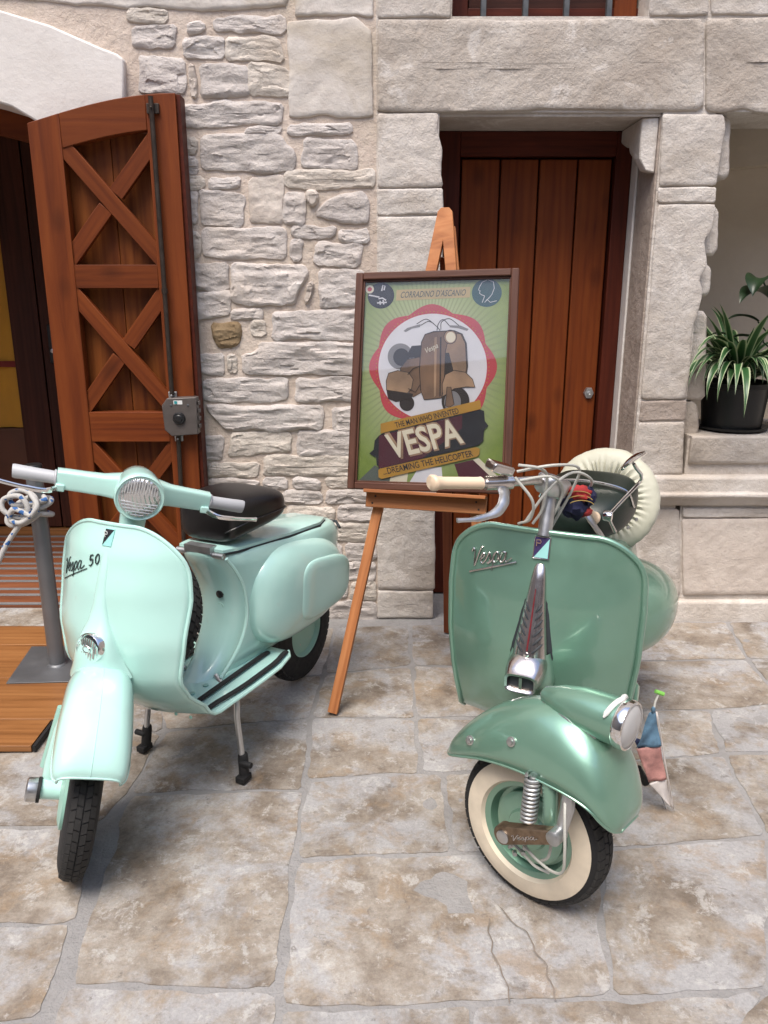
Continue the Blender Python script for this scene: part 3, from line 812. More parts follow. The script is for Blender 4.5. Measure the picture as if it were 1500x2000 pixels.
# dark edge lipping of the leaf on the meeting side
obj('edge_lipping', MB().loft([[(XR+.001,LY+.012,.02),(XR+.016,LY+.012,.02),(XR+.016,LY+.09,.02),(XR+.001,LY+.09,.02)], [(XR+.001,LY+.012,2.205),(XR+.016,LY+.012,2.205),(XR+.016,LY+.09,2.205),(XR+.001,LY+.09,2.205)]]).mesh('edge_lipping', 30), MT['door_frame_wood'], leaf, bevel=.002)
p0, p1 = onY(294, 188, LY-.02), onY(336, 772, LY-.02)
p2, p3 = onY(348, 852, LY-.02), onY(366, 1180, LY-.02)
b = MB().tube([p0, p1], .0095, 10); b.tube([p2, p3], .0095, 10)
q = p0.lerp(p1, .62); b.tube([q, q+Vector((.001,0,-.02))], .0125, 10)
obj('bolt_rod', b, MT['iron_bronze'], leaf)
for p, s in ((p0 + Vector((.002,.012,-.04)), .03), (p1 + Vector((0,.012,.0)), .022), (p2 + Vector((0,.012,-.01)), .022), (p2.lerp(p3,.4)+Vector((0,.012,0)), .02)):
    b = MB().box((p.x-s*.8, p.y-.004, p.z-s*.6), (p.x+s*.8, p.y+.008, p.z+s*.6))
    b.lathe([(.005,0),(.005,.006),(.001,.008)], (p.x, p.y-.02, p.z), (0,-1,0), 8)
    obj('rod_bracket', b, MT['zinc' if s < .025 else 'iron_bronze'], leaf, bevel=.002)
bx = [tuple(onY(p[0], p[1], LY-.05)[i] for i in (0,2)) for p in [(326,778),(383,776),(387,848),(336,852),(322,840),(316,792)]]
obj('lock_box', MB().loft([[(p[0], LY-.052, p[1]) for p in bx], [(p[0], LY-.001, p[1]) for p in bx]]).mesh('lock_box', 30), MT['lock_grey'], leaf, bevel=.003)
cb = onY(350, 817, LY-.052)
obj('lock_button', MB().lathe([(.026,0),(.026,.004),(.022,.010),(.016,.010),(.012,.014),(.001,.015)], (cb.x, LY-.052, cb.z), (0,-1,0), 24), MT['black_plastic'], leaf)
a = onY(347, 786, LY-.052)
obj('lock_sticker', MB().box((a.x-.017, LY-.0532, a.z-.008), (a.x+.019, LY-.0522, a.z+.008)), MT['white_metal'], leaf)
plain('sticker_teal', C(.02,.25,.27), .5)
obj('sticker_mark', MB().box((a.x-.014, LY-.0545, a.z-.006), (a.x-.002, LY-.0535, a.z+.006)), MT['sticker_teal'], leaf)
for xx in (-.03, .04):
    obj('lock_screw', MB().lathe([(.005,0),(.005,.002),(.002,.003)], (cb.x+xx, LY-.052, cb.z+.055), (0,-1,0), 8), MT['iron_grey'], leaf)
for k in range(4):
    obj('lock_tooth', MB().box((bx[1][0]+.001, LY-.04, bx[1][1]-.035-k*.032), (bx[1][0]+.008, LY-.01, bx[1][1]-.018-k*.032)), MT['lock_grey'], leaf, bevel=.002)

# entrance: doormat and threshold stone
obj('threshold', MB().box((-2.95, 3.36, -.01), (-1.33, 4.80, .004)), MT['paving_stone'], fac)
matt = thing('entrance_mat', (-2.1, 4.1, .004), 'brown ribbed entrance mat with grey strips inside the left doorway', 'doormat')
obj('mat_base', MB().box((-2.9, 3.585, .0045), (-1.36, 4.70, .012)), MT['mat_wood'], matt)
y = 3.60
k = 0
while y < 4.68:
    w = [.028, .085, .03, .05][k % 4]
    obj('mat_strip', MB().box((-2.895, y, .012), (-1.365, y+w-.004, .0185 if k % 2 == 0 else .017)), MT['mat_grey' if k % 2 == 0 else 'mat_wood'], matt, bevel=.002)
    y += w; k += 1
# behind the camera: the other sides of the courtyard, seen in the glass and chrome
def court(name, a, b_, label):
    t = thing(name, ((a[0]+b_[0])/2, (a[1]+b_[1])/2, 0), label, 'wall')
    obj('masonry', MB().box(a, b_).mesh('masonry', 0), MT['court_stone'], t)
    return t
stone_mat('court_stone', [(.25, C(.36,.31,.27)), (.5, C(.47,.42,.37)), (.75, C(.56,.51,.46))], 2.5, .0, .9, .8)
ct = court('courtyard_wall', (-7.0,-7.6,-.1), (7.0,-7.2,7.0), 'plain stone wall across the courtyard behind the viewer')
for x0 in (-4.2, -.6, 3.0):
    obj('doorway', MB().box((x0, -7.22, 0), (x0+1.1, -7.17, 2.2)), MT['door_frame_wood'], ct)
    obj('window', MB().box((x0+.1, -7.22, 2.8), (x0+1.0, -7.17, 3.8)), MT['dark_inner_wood'], ct)
court('courtyard_wall', (-7.4,-7.6,-.1), (-7.0,3.8,7.0), 'plain stone side wall of the courtyard on the left')
court('courtyard_wall', (7.0,-7.6,-.1), (7.4,3.8,7.0), 'plain stone side wall of the courtyard on the right')

# ================================================================== OBJECTS
# ------------------------------------------------------------------ wooden platform
plat = thing('wooden_platform', (-1.9, 2.85, 0), 'low platform of varnished orange boards at the left doorway', 'platform')
for y0, y1, xr in ((3.135, 3.33, -1.10), (2.835, 3.132, -1.10), (2.525, 2.832, -1.135), (2.352, 2.522, -1.178)):
    xs = [-2.9, -2.05, xr] if y0 != 2.835 else [-2.9, -1.75, xr]
    for k in range(2):
        a, c = xs[k]+.0008, xs[k+1]-.0008
        obj('plank', MB().box((-(c-a)/2, -(y1-y0)/2, -.011), ((c-a)/2, (y1-y0)/2, .011)).mesh('plank', 30), MT['deck_wood'], plat, basis=Matrix.Translation(((a+c)/2, (y0+y1)/2, .012)), bevel=.0015)
obj('edge_strip', MB().box((-1.175, 2.353, .001), (-1.165, 2.522, .021)), MT['black_rubber'], plat)
obj('edge_strip', MB().box((-1.132, 2.526, .001), (-1.122, 2.83, .021)), MT['black_rubber'], plat)

# ------------------------------------------------------------------ stanchion and rope
sp = onZ(112, 1297, .028); sp = Vector((sp.x, sp.y, .0232))
st = thing('stanchion_post', sp, 'grey metal barrier post on a flat square base plate beside the platform', 'post')
pl = [onZ(12, 1335, .0265), onZ(62, 1263, .0265), onZ(205, 1262, .0265), onZ(170, 1331, .0265)]
obj('base_plate', MB().loft([[(p.x, p.y, .0236) for p in pl], [(p.x, p.y, .0286) for p in pl]]).mesh('base_plate', 30), MT['post_grey_plate'], st, bevel=.001)
tz = onY(42, 915, sp.y)
obj('post', MB().lathe([(.031, .0287), (.031, tz.z)], (sp.x, sp.y, 0), (0,0,1), 32), MT['post_grey'], st)
obj('post_cap', MB().lathe([(.033, 0), (.033, .012), (.030, .016), (.001, .018)], (sp.x, sp.y, tz.z+.0005), (0,0,1), 32), MT['black_plastic'], st)
obj('weld', MB().lathe([(.038, 0), (.034, .006), (.0315, .008)], (sp.x, sp.y, .0288), (0,0,1), 32), MT['post_grey_plate'], st)
rz = onY(60, 1000, sp.y-.04).z
rp = MB()
def ring(cx, cy, cz, r, tilt, a0, a1, n=28, rr=.0125, squash=1.0):
    pts = []
    for k in range(n+1):
        a = a0 + (a1-a0)*k/n
        pts.append((cx + r*math.cos(a), cy + r*math.sin(a)*squash, cz + tilt*math.sin(a+.6)))
    rp.tube(pts, rr*.82, 10)
ring(sp.x+.002, sp.y, rz+.022, .048, .012, 0, 2*PI)
ring(sp.x-.004, sp.y, rz-.012, .050, -.016, 0, 2*PI)
ring(sp.x-.03, sp.y-.035, rz+.005, .075, .05, .2, 2*PI-.6, squash=.55)
def cat(pts, n=8):
    P = [Vector(p) for p in pts]; P = [P[0]*2-P[1]] + P + [P[-1]*2-P[-2]]; out = []
    for i in range(1, len(P)-2):
        for k in range(n):
            t = k/n
            out.append(.5*((2*P[i]) + (-P[i-1]+P[i+1])*t + (2*P[i-1]-5*P[i]+4*P[i+1]-P[i+2])*t*t + (-P[i-1]+3*P[i]-3*P[i+1]+P[i+2])*t**3))
    out.append(P[-2]); return out
fy = sp.y - .055
def w_(px, py, y): p = onY(px, py, y); return (p.x, p.y, p.z)
rp.tube(cat([w_(92,975,fy+.02), w_(60,985,fy-.01), w_(25,985,fy-.015), w_(20,965,fy), w_(45,958,fy+.01), w_(70,975,fy-.02), w_(60,1005,fy-.035), w_(30,1010,fy-.03), w_(5,995,fy-.03), w_(8,975,fy-.02), w_(40,970,fy-.04), w_(55,1000,fy-.05), w_(35,1030,fy-.04), w_(12,1065,fy-.05), w_(-40,1160,fy-.10), w_(-160,1260,fy-.2), w_(-420,1240,fy-.3), w_(-700,1050,fy-.4)]), .0102, 10)
rp.tube(cat([w_(60,965,fy-.01), w_(72,990,fy-.05), w_(45,1020,fy-.055), w_(20,1015,fy-.04), w_(28,995,fy-.05), w_(60,1008,fy-.06)]), .0098, 10)
tag(obj('rope', rp, MT['rope']), 'white rope with blue flecks knotted round the grey post', 'rope')
st2 = thing('stanchion_post', (-2.55, 2.62, .0), 'second grey barrier post out of view at the rope end', 'post')
bpy.data.objects.remove(st2)

# ------------------------------------------------------------------ easel
EO = Vector((.10, 2.53, 0)); ER = Vector((.972, -.235, 0)); EB = Vector((.235, .972, 0)); EK = .30
def E(x, h, back=0.0): return EO + ER*x + EB*(EK*h + back) + Vector((0,0,h))
EN = (-EB + Vector((0,0,EK))).normalized()          # out of the easel's face
EU = (EB*EK + Vector((0,0,1))).normalized()
ea = thing('easel', EO, 'orange wooden tripod easel holding the framed poster', 'easel')
beam('leg', E(-.295, .004), E(-.018, 1.70), .036, .022, MT['easel_wood'], ea, up=EN)
beam('leg', E(.295, .004), E(.018, 1.70), .036, .022, MT['easel_wood'], ea, up=EN)
ap = [(-.062,1.50),(-.026,1.745),(-.014,1.758),(.014,1.758),(.026,1.745),(.062,1.50),(.022,1.50),(.0,1.64),(-.022,1.50)]
b = MB().loft([[E(p[0], p[1]) + EN*.0125 for p in ap], [E(p[0], p[1]) + EN*.0345 for p in ap]])
obj('apex', b.mesh('apex', 30), MT['easel_wood'], ea, bevel=.002)
beam('rear_leg', E(0, 1.60, .035), EO + EB*.80 + Vector((.0,0,.004)), .036, .022, MT['easel_shaded'], ea, up=-EB)
beam('shelf', E(-.215, .755) + EN*.026, E(.215, .755) + EN*.026, .055, .03, MT['easel_wood'], ea, up=EN)
beam('shelf_lip', E(-.215, .783) + EN*.05, E(.215, .783) + EN*.05, .012, .075, MT['easel_wood'], ea, up=EN)
beam('crossbar', E(-.12, 1.22) - EN*.018, E(.12, 1.22) - EN*.018, .035, .012, MT['easel_wood'], ea, up=EN)
for x in (-.19, -.18, .18, .19):
    p = E(x, .755 + (.012 if abs(x) < .185 else -.012)) + EN*.0412
    obj('screw', MB().lathe([(.004,0),(.003,.0015)], p, EN, 8), MT['iron_bronze'], ea)

# ------------------------------------------------------------------ framed poster
PW, PH = .575, .772                                   # outside of the frame
_roll = Matrix.Rotation(R(1.5), 3, EN)
PR = _roll @ ER; PU = _roll @ EU
PB = E(.010, .7915) + EN*.052                        # bottom centre of the frame, back plane
def P(u, v, d=0.0): return PB + PR*(u*PW) + PU*(v*PH) + EN*d   # u -.5...5, v 0..1 of the outside
po = thing('framed_poster', PB, 'framed green scooter exhibition poster behind glass on the easel', 'poster')
FW = .026
fu, fv = FW/PW, FW/PH
def fbar(n, u0, v0, u1, v1, w):
    a = P(u0, v0, .014); c = P(u1, v1, .014)
    beam(n, a, c, w, .026, MT['frame_wood'], po, up=EN, bevel=.004)
fbar('frame_side', -.5+fu/2, 0, -.5+fu/2, 1, FW); fbar('frame_side', .5-fu/2, 0, .5-fu/2, 1, FW)
fbar('frame_side', -.5+fu+.0005, 1-fv/2, .5-fu-.0005, 1-fv/2, FW); fbar('frame_side', -.5+fu+.0005, fv/2, .5-fu-.0005, fv/2, FW)
for (u0, v0, u1, v1) in ((-.5+fu*1.12, fv, -.5+fu*1.12, 1-fv), (.5-fu*1.12, fv, .5-fu*1.12, 1-fv), (-.5+fu*1.25, 1-fv*1.12, .5-fu*1.25, 1-fv*1.12), (-.5+fu*1.25, fv*1.12, .5-fu*1.25, fv*1.12)):
    beam('frame_slip', P(u0, v0, .010), P(u1, v1, .010), .006, .014, MT['frame_wood'], po, up=EN, bevel=.001)
# the print: x in 0..1 across, y in 0..1 up, of the printed sheet
IW, IH = PW - 2*FW, PH - 2*FW
def Q(x, y, d): return P((x-.5)*IW/PW, (y*IH + FW)/PH, .002 + d*.00035)
def zq(x, y):                                          # from the enlarged photograph of the poster
    t = (y - 485) / 1320.0
    return ((x - (375 - 42*t)) / (943 - 16*t), 1 - t)
def poster_mat():
    m, nt, b = nodes('poster_green')
    tc = nt.nodes.new('ShaderNodeAttribute'); tc.attribute_name = 'sheet'
    sep = nt.nodes.new('ShaderNodeSeparateXYZ'); nt.links.new(tc.outputs['Vector'], sep.inputs[0])
    v = tc.outputs['Vector']
    n = tex(nt, v, 6, 6, .65)
    col = ramp(nt, n, [(.3, C(.14,.22,.02)), (.7, C(.25,.33,.055))])
    g = nt.nodes.new('ShaderNodeVectorMath'); g.operation = 'DISTANCE'; g.inputs[1].default_value = (.47,.58,0); nt.links.new(v, g.inputs[0])
    col = mix(nt, ramp(nt, g.outputs['Value'], [(.30, C(.9,.9,.9)), (.62, C(0,0,0))]), col, C(.46,.52,.27))
    # fine rays round the badge
    s2 = nt.nodes.new('ShaderNodeVectorMath'); s2.operation = 'SUBTRACT'; s2.inputs[1].default_value = (.47,.58,0); nt.links.new(v, s2.inputs[0])
    sp_ = nt.nodes.new('ShaderNodeSeparateXYZ'); nt.links.new(s2.outputs[0], sp_.inputs[0])
    at = nt.nodes.new('ShaderNodeMath'); at.operation = 'ARCTAN2'; nt.links.new(sp_.outputs[1], at.inputs[0]); nt.links.new(sp_.outputs[0], at.inputs[1])
    mu = nt.nodes.new('ShaderNodeMath'); mu.operation = 'MULTIPLY'; mu.inputs[1].default_value = 90; nt.links.new(at.outputs[0], mu.inputs[0])
    si = nt.nodes.new('ShaderNodeMath'); si.operation = 'SINE'; nt.links.new(mu.outputs[0], si.inputs[0])
    ray = ramp(nt, si.outputs[0], [(.35, C(0,0,0)), (.6, C(1,1,1))])
    fade = ramp(nt, g.outputs['Value'], [(.36, C(.42,.42,.42)), (.58, C(0,0,0))])
    rr = nt.nodes.new('ShaderNodeMath'); rr.operation = 'MULTIPLY'; nt.links.new(ray, rr.inputs[0]); nt.links.new(fade, rr.inputs[1])
    col = mix(nt, rr.outputs[0], col, C(.18,.22,.10))
    nt.links.new(col, b.inputs['Base Color']); b.inputs['Roughness'].default_value = .5
poster_mat()
def flat(n, pts, d, mat, zoom=True):
    p2 = [zq(*p) if zoom else p for p in pts]
    me = bpy.data.meshes.new(n)
    me.from_pydata([Q(x, y, d) for x, y in p2], [], [tuple(range(len(p2)))])
    me.update()
    bm = bmesh.new(); bm.from_mesh(me); bmesh.ops.triangulate(bm, faces=bm.faces[:]); bm.to_mesh(me); bm.free()
    return obj(n, me, MT[mat], po)
def circ(cx, cy, rx, ry=None, n=40, a0=0, a1=2*PI):
    ry = ry or rx; return [(cx+rx*math.cos(a0+(a1-a0)*k/n), cy+ry*math.sin(a0+(a1-a0)*k/n)) for k in range(n)]
def strip(n, pts, wd, d, mat):
    """a printed line along zoom points"""
    p = [Vector(q) for q in pts]; vs = []; fs = []
    for i, q in enumerate(p):
        t = (p[min(i+1, len(p)-1)] - p[max(i-1, 0)]).normalized(); s = Vector((-t.y, t.x))*wd/2
        for e in (q-s, q+s): vs.append(Q(*zq(e.x, e.y), d))
    for i in range(len(p)-1): fs.append((2*i, 2*i+1, 2*i+3, 2*i+2))
    return MB().add(vs, fs)
ink('ink_red', C(.50,.055,.07)); ink('ink_white', C(.72,.71,.73), var=.04); ink('ink_ochre', C(.44,.235,.025)); ink('ink_black', C(.010,.010,.013)); ink('ink_maroon', C(.075,.008,.018))
ink('ink_brown', C(.19,.11,.062), var=.4); ink('ink_brown_lt', C(.36,.23,.135), var=.35); ink('ink_bar_glare', C(.52,.40,.20)); ink('ink_brown_dk', C(.025,.016,.012)); ink('ink_grey', C(.23,.22,.22)); ink('ink_teal', C(.02,.085,.10)); ink('ink_cream', C(.74,.68,.52), var=.04); ink('ink_slate', C(.10,.12,.10)); ink('ink_dkgreen', C(.025,.06,.035))
N_ = 24
me = bpy.data.meshes.new('poster_sheet')
gv = [(i/N_, j/N_) for j in range(N_+1) for i in range(N_+1)]
me.from_pydata([Q(x, y, 0) for x, y in gv], [], [(j*(N_+1)+i, j*(N_+1)+i+1, (j+1)*(N_+1)+i+1, (j+1)*(N_+1)+i) for j in range(N_) for i in range(N_)])
at = me.attributes.new('sheet', 'FLOAT_VECTOR', 'POINT')
for i, (x, y) in enumerate(gv): at.data[i].vector = (x, y*IH/IW*1.0 if False else y, 0)
obj('poster_sheet', me, MT['poster_green'], po)
obj('backing_board', MB().loft([[Q(0,0,-1), Q(1,0,-1), Q(1,1,-1), Q(0,1,-1)], [Q(0,0,-4), Q(1,0,-4), Q(1,1,-4), Q(0,1,-4)]]).mesh('backing_board', 0), MT['ink_grey'], po)
# light beams at the foot
for pts, m in (([(735,1700),(880,1690),(890,1806),(672,1806)], 'ink_white'), ([(455,1690),(560,1760),(545,1806),(338,1806)], 'ink_slate'), ([(960,1670),(1075,1640),(1240,1800),(1005,1806)], 'ink_maroon'), ([(1075,1640),(1110,1628),(1258,1770),(1258,1800),(1240,1800)], 'ink_cream'), ([(560,1760),(672,1720),(660,1806),(548,1806)], 'ink_cream')):
    flat('light_beam', pts, 1, m)
# badge
cx, cy = 818, 1050
bd = []
for k in range(160):
    a = 2*PI*k/160; r = 383 + 22*abs(math.cos(a*4+.1))**.7*1.0 - 8 + 10*math.cos(a*8)
    bd.append((cx+r*math.cos(a)*1.0, cy+r*math.sin(a)))
flat('badge', bd, 2, 'ink_red')
flat('badge_disc', circ(cx, cy, 345, 345, 72), 3, 'ink_white')
dots = MB()
for k in range(90):
    a = 2*PI*k/90; x, y = cx+358*math.cos(a), cy+358*math.sin(a)
    dots.add([Q(*zq(x+4*math.cos(q*PI/3), y+4*math.sin(q*PI/3)), 3) for q in range(6)], [(0,1,2,3,4,5)])
o = obj('badge_dots', dots, MT['ink_ochre'], po); o['kind'] = 'stuff'
# printed scooter drawing
D = [([*circ(615,980,82,85)], 'ink_grey', 4), ([*circ(622,985,50,55)], 'ink_brown_dk', 5), ([(690,915),(745,910),(748,985),(650,990)], 'ink_brown_dk', 5),
 ([(615,1060),(660,1000),(740,985),(760,1060),(760,1210),(700,1245),(640,1180)], 'ink_brown', 6),
 ([(525,1140),(540,1090),(600,1072),(670,1085),(700,1130),(690,1190),(650,1235),(560,1240),(528,1200)], 'ink_brown_lt', 7),
 ([(530,1200),(700,1225),(690,1250),(590,1275),(540,1255)], 'ink_brown_dk', 8), (circ(660,1285,45,48), 'ink_brown_dk', 6),
 ([(748,1200),(740,1060),(752,890),(775,840),(830,822),(960,818),(1010,840),(1036,900),(1044,1050),(1030,1140),(960,1200),(880,1250),(770,1262)], 'ink_brown', 9),
 ([(880,1250),(900,1150),(905,950),(930,840),(1000,838),(1030,900),(1038,1050),(1025,1130),(960,1190)], 'ink_brown_lt', 10),
 ([(896,1180),(905,960),(925,960),(950,1060),(960,1120),(900,1210)], 'ink_brown_dk', 11),
 (circ(968,1270,85,92), 'ink_brown_dk', 11), (circ(950,1275,52,70), 'ink_grey', 12),
 ([(885,1160),(905,1100),(960,1072),(1030,1085),(1075,1130),(1090,1180),(1040,1178),(960,1190),(890,1240)], 'ink_brown_lt', 13),
 ([(915,1180),(940,1180),(960,1290),(930,1310),(905,1300)], 'ink_brown', 14),
 (circ(935,858,40,44), 'ink_brown_lt', 12), (circ(938,860,30,34), 'ink_cream', 13),
 ([(635,815),(660,795),(720,778),(745,772),(742,790),(690,800),(650,822)], 'ink_grey', 5), ([(930,782),(1000,785),(1050,808),(1040,820),(985,802),(930,795)], 'ink_grey', 5)]
ol = MB()
for pts, m, d in D:
    flat('scooter_drawing', pts, d, m)
    if 'brown' in m:
        s = strip('l', list(pts) + [pts[0]], 4.5, d+.5, None); ol.add(s.v, s.f)
obj('drawing_outline', ol, MT['ink_brown_dk'], po)
ln = MB()
for pts in ([(745,780),(800,755),(850,790),(870,815)], [(930,785),(890,745),(860,770),(850,815)], [(720,770),(780,740),(830,770)], [(990,785),(930,740),(880,760),(875,810)]):
    s = strip('l', cat([(x, y, 0) for x, y in pts], 6) and [(q.x, q.y) for q in cat([(x, y, 0) for x, y in pts], 6)], 5, 5, None); ln.add(s.v, s.f)
for pts in ([(748,1200),(740,1060),(752,890),(775,840),(830,822),(960,818),(1010,840),(1036,900),(1044,1050)], [(665,1100),(700,1060),(745,1045)], [(670,1190),(715,1215),(745,1165)]):
    s = strip('l', pts, 5, 14, None); ln.add(s.v, s.f)
obj('drawing_lines', ln, MT['ink_brown_dk'], po)
for k, (x0, x1) in enumerate(((775,800),(835,850),(870,880))):
    flat('scooter_drawing', [(x0,860),(x1,855),(x1-5,1235),(x0-3,1245)], 10, 'ink_brown_lt' if k == 1 else 'ink_brown_dk' if k == 2 else 'ink_brown')
# corner discs
flat('corner_disc', circ(485,580,88,85)+[], 2, 'ink_black'); 
flat('corner_disc', circ(1163,578,93,90), 2, 'ink_teal')
flat('corner_stamp', circ(411,537,28,27), 4, 'ink_cream'); flat('corner_stamp', circ(411,537,15,14), 5, 'ink_red')
wl = MB()
for pts in ([(490,550),(498,512),(512,518),(505,545)], [(405,575),(440,582),(475,590)], [(470,600),(495,596),(520,612)], [(480,615),(482,640)], [(500,610),(505,638)], [(460,628),(525,625)]):
    s = strip('l', pts, 9, 4, None); wl.add(s.v, s.f)
for pts in ([(1170,495),(1135,510),(1118,540),(1112,560),(1122,565),(1118,580),(1130,590),(1150,598)], [(1170,495),(1205,510),(1210,550),(1195,590),(1175,615)], [(1150,598),(1135,640)], [(1195,590),(1160,630)], [(1150,640),(1165,620),(1185,640),(1225,630)]):
    s = strip('l', pts, 4, 4, None); wl.add(s.v, s.f)
obj('disc_drawing', wl, MT['ink_white'], po)
# title bar and banners
flat('title_bar', [(588,545),(1062,537),(1058,605),(584,615)], 2, 'ink_bar_glare')  # ochre print paled, glare of the glass put into the ink
flat('banner', [(480,1500),(500,1485),(1118,1322),(1145,1330),(1150,1395),(1172,1425),(1145,1450),(1140,1520),(1110,1548),(500,1712),(470,1690),(465,1640),(420,1615),(448,1590),(455,1530)], 15, 'ink_black')
flat('banner', [(482,1500),(1010,1358),(1010,1440),(760,1640),(482,1712)], 16, 'ink_maroon')
flat('ribbon', [(492,1420),(1122,1262),(1127,1318),(493,1484)], 17, 'ink_ochre')
flat('ribbon', [(480,1722),(495,1712),(1095,1560),(1118,1572),(1115,1608),(1100,1622),(500,1780),(482,1768)], 17, 'ink_ochre')
def text(s, p0, p1, h, d, mat, name='lettering', shear=.15, off=0.0, xs=None):
    """letters along the zoom line p0 -> p1 (baseline), cap height h in zoom units"""
    cu = bpy.data.curves.new('t', 'FONT'); cu.body = s; cu.size = 1.0; cu.offset = off; cu.resolution_u = 3
    to = bpy.data.objects.new('t', cu); COL.objects.link(to)
    bpy.context.view_layer.update()
    me = bpy.data.meshes.new_from_object(to.evaluated_get(bpy.context.evaluated_depsgraph_get()))
    bpy.data.objects.remove(to)
    x0 = min(v.co.x for v in me.vertices); x1 = max(v.co.x for v in me.vertices)
    ch = .70
    p0 = Vector(p0); p1 = Vector(p1); dr = (p1-p0); L = dr.length; dr.normalize(); up = Vector((dr.y, -dr.x))
    if up.y > 0: up = -up
    for v in me.vertices:
        hx = v.co.y/ch*h
        q = p0 + dr*((v.co.x-x0)/(x1-x0)*L + hx*shear) + up*hx
        v.co = Q(*zq(q.x, q.y), d)
    me.materials.clear()
    return obj(name, me, MT[mat], po)
text("CORRADINO D'ASCANIO", (612,598), (1028,592), 40, 4, 'ink_slate', shear=.25, off=.006)  # slate lettering, faded to go with the painted glare
text('THE MAN WHO INVENTED', (592,1446), (992,1347), 36, 18, 'ink_black', shear=-.05, off=.012)
text('VESPA', (568,1648), (1030,1532), 165, 17, 'ink_brown_lt', shear=-.05, off=.05)
text('VESPA', (562,1645), (1022,1530), 158, 18, 'ink_cream', shear=-.05, off=.02)
text('...DREAMING THE HELICOPTER', (516,1752), (1080,1618), 40, 18, 'ink_black', shear=-.05, off=.012)
text('Vespa', (778,965), (860,925), 34, 12, 'ink_cream', shear=.3)
obj('glass', MB().loft([[P(-.5+fu*.9, fv*.9, .0105), P(.5-fu*.9, fv*.9, .0105), P(.5-fu*.9, 1-fv*.9, .0105), P(-.5+fu*.9, 1-fv*.9, .0105)]]*1 + [[P(-.5+fu*.9, fv*.9, .0122), P(.5-fu*.9, fv*.9, .0122), P(.5-fu*.9, 1-fv*.9, .0122), P(-.5+fu*.9, 1-fv*.9, .0122)]]).mesh('glass', 0), MT['picture_glass'], po)

# ------------------------------------------------------------------ pot plants in the niche
PC = Vector((1.595, WY+.165, .8668))
pot = thing('plant_pot', PC, 'black plastic plant pot standing on the stone sill', 'plant pot')
obj('pot', MB().lathe([(.128,.012),(.146,.195),(.153,.198),(.153,.218),(.147,.220),(.143,.205),(.120,.03),(.001,.03)], PC, (0,0,1), 36), MT['pot_black'], pot)
obj('saucer', MB().lathe([(.12,.001),(.155,.010),(.158,.02),(.150,.02),(.12,.0115),(.001,.0115)], PC, (0,0,1), 36), MT['pot_black'], pot)
obj('soil', MB().lathe([(.138,.17),(.10,.182),(.001,.186)], PC, (0,0,1), 24), MT['soil'], pot)
def leaf_mesh(name, base, az, L, rise, droop, wd, curl=0.0, n=12, fold=.25, seedv=0.0):
    d = Vector((math.cos(az), math.sin(az), 0)); s = Vector((-d.y, d.x, 0)); vs = []; fs = []; ac = []
    p = Vector(base); ang = rise
    step = L / n
    for i in range(n+1):
        t = i/n
        w = wd * (math.sin(PI*min(1, .12+t*.88))**.6) * (1 if t < .98 else .2)
        if t > .6: w *= 1 - ((t-.6)/.4)**2*.95
        up = Vector((0,0,1))*math.cos(ang) - d*math.sin(ang)
        ss = (s + Vector((0,0,.2*math.sin(seedv)))).normalized()
        for k, f in ((-1, 1), (-.45, .45), (0, 0), (.45, .45), (1, 1)):
            vs.append(p + ss*w*k + up*w*fold*f*f); ac.append(abs(k))
        if i < n:
            b_ = i*5
            for j in range(4): fs.append((b_+j, b_+j+1, b_+j+6, b_+j+5))
        p = p + (d*math.cos(ang) + Vector((0,0,1))*math.sin(ang))*step
        ang -= droop/n * (.6 + 1.0*t)
    me = bpy.data.meshes.new(name); me.from_pydata(vs, [], fs)
    a = me.attributes.new('across', 'FLOAT', 'POINT')
    for i, x in enumerate(ac): a.data[i].value = x
    me.polygons.foreach_set('use_smooth', [True]*len(fs)); me.update()
    return me
sp_pl = thing('spider_plant', PC+Vector((0,0,.216)), 'green spider plant with white edged leaves drooping over the black pot', 'plant')
rl = random.Random(11)
for i in range(120):
    azi = rl.uniform(0, 2*PI) if i > 45 else rl.uniform(PI*1.05, PI*1.95)
    r0 = rl.uniform(.0, .035)
    me = leaf_mesh('leaf', PC + Vector((r0*math.cos(azi), r0*math.sin(azi), .178)), azi, rl.uniform(.32, .56), rl.uniform(.85, 1.4), rl.uniform(1.8, 3.1) if i % 4 else rl.uniform(.5, 1.2), rl.uniform(.012, .021), seedv=i)
    obj('leaf', me, MT['spider_leaf'], sp_pl)
dk = thing('dark_plant', PC+Vector((.2,.04,.0)), 'tall plant with dark wavy leaves behind the spider plant', 'plant')
pb2 = PC + Vector((.21, .05, 0))
obj('pot', MB().lathe([(.07,.001),(.085,.16),(.09,.16),(.09,.175),(.082,.175),(.07,.02),(.001,.02)], PC + Vector((.27,.02,0)), (0,0,1), 24), MT['pot_black'], dk)
obj('soil', MB().lathe([(.08,.15),(.001,.155)], PC + Vector((.27,.02,0)), (0,0,1), 16), MT['soil'], dk)
root = PC + Vector((.27,.02,.15))
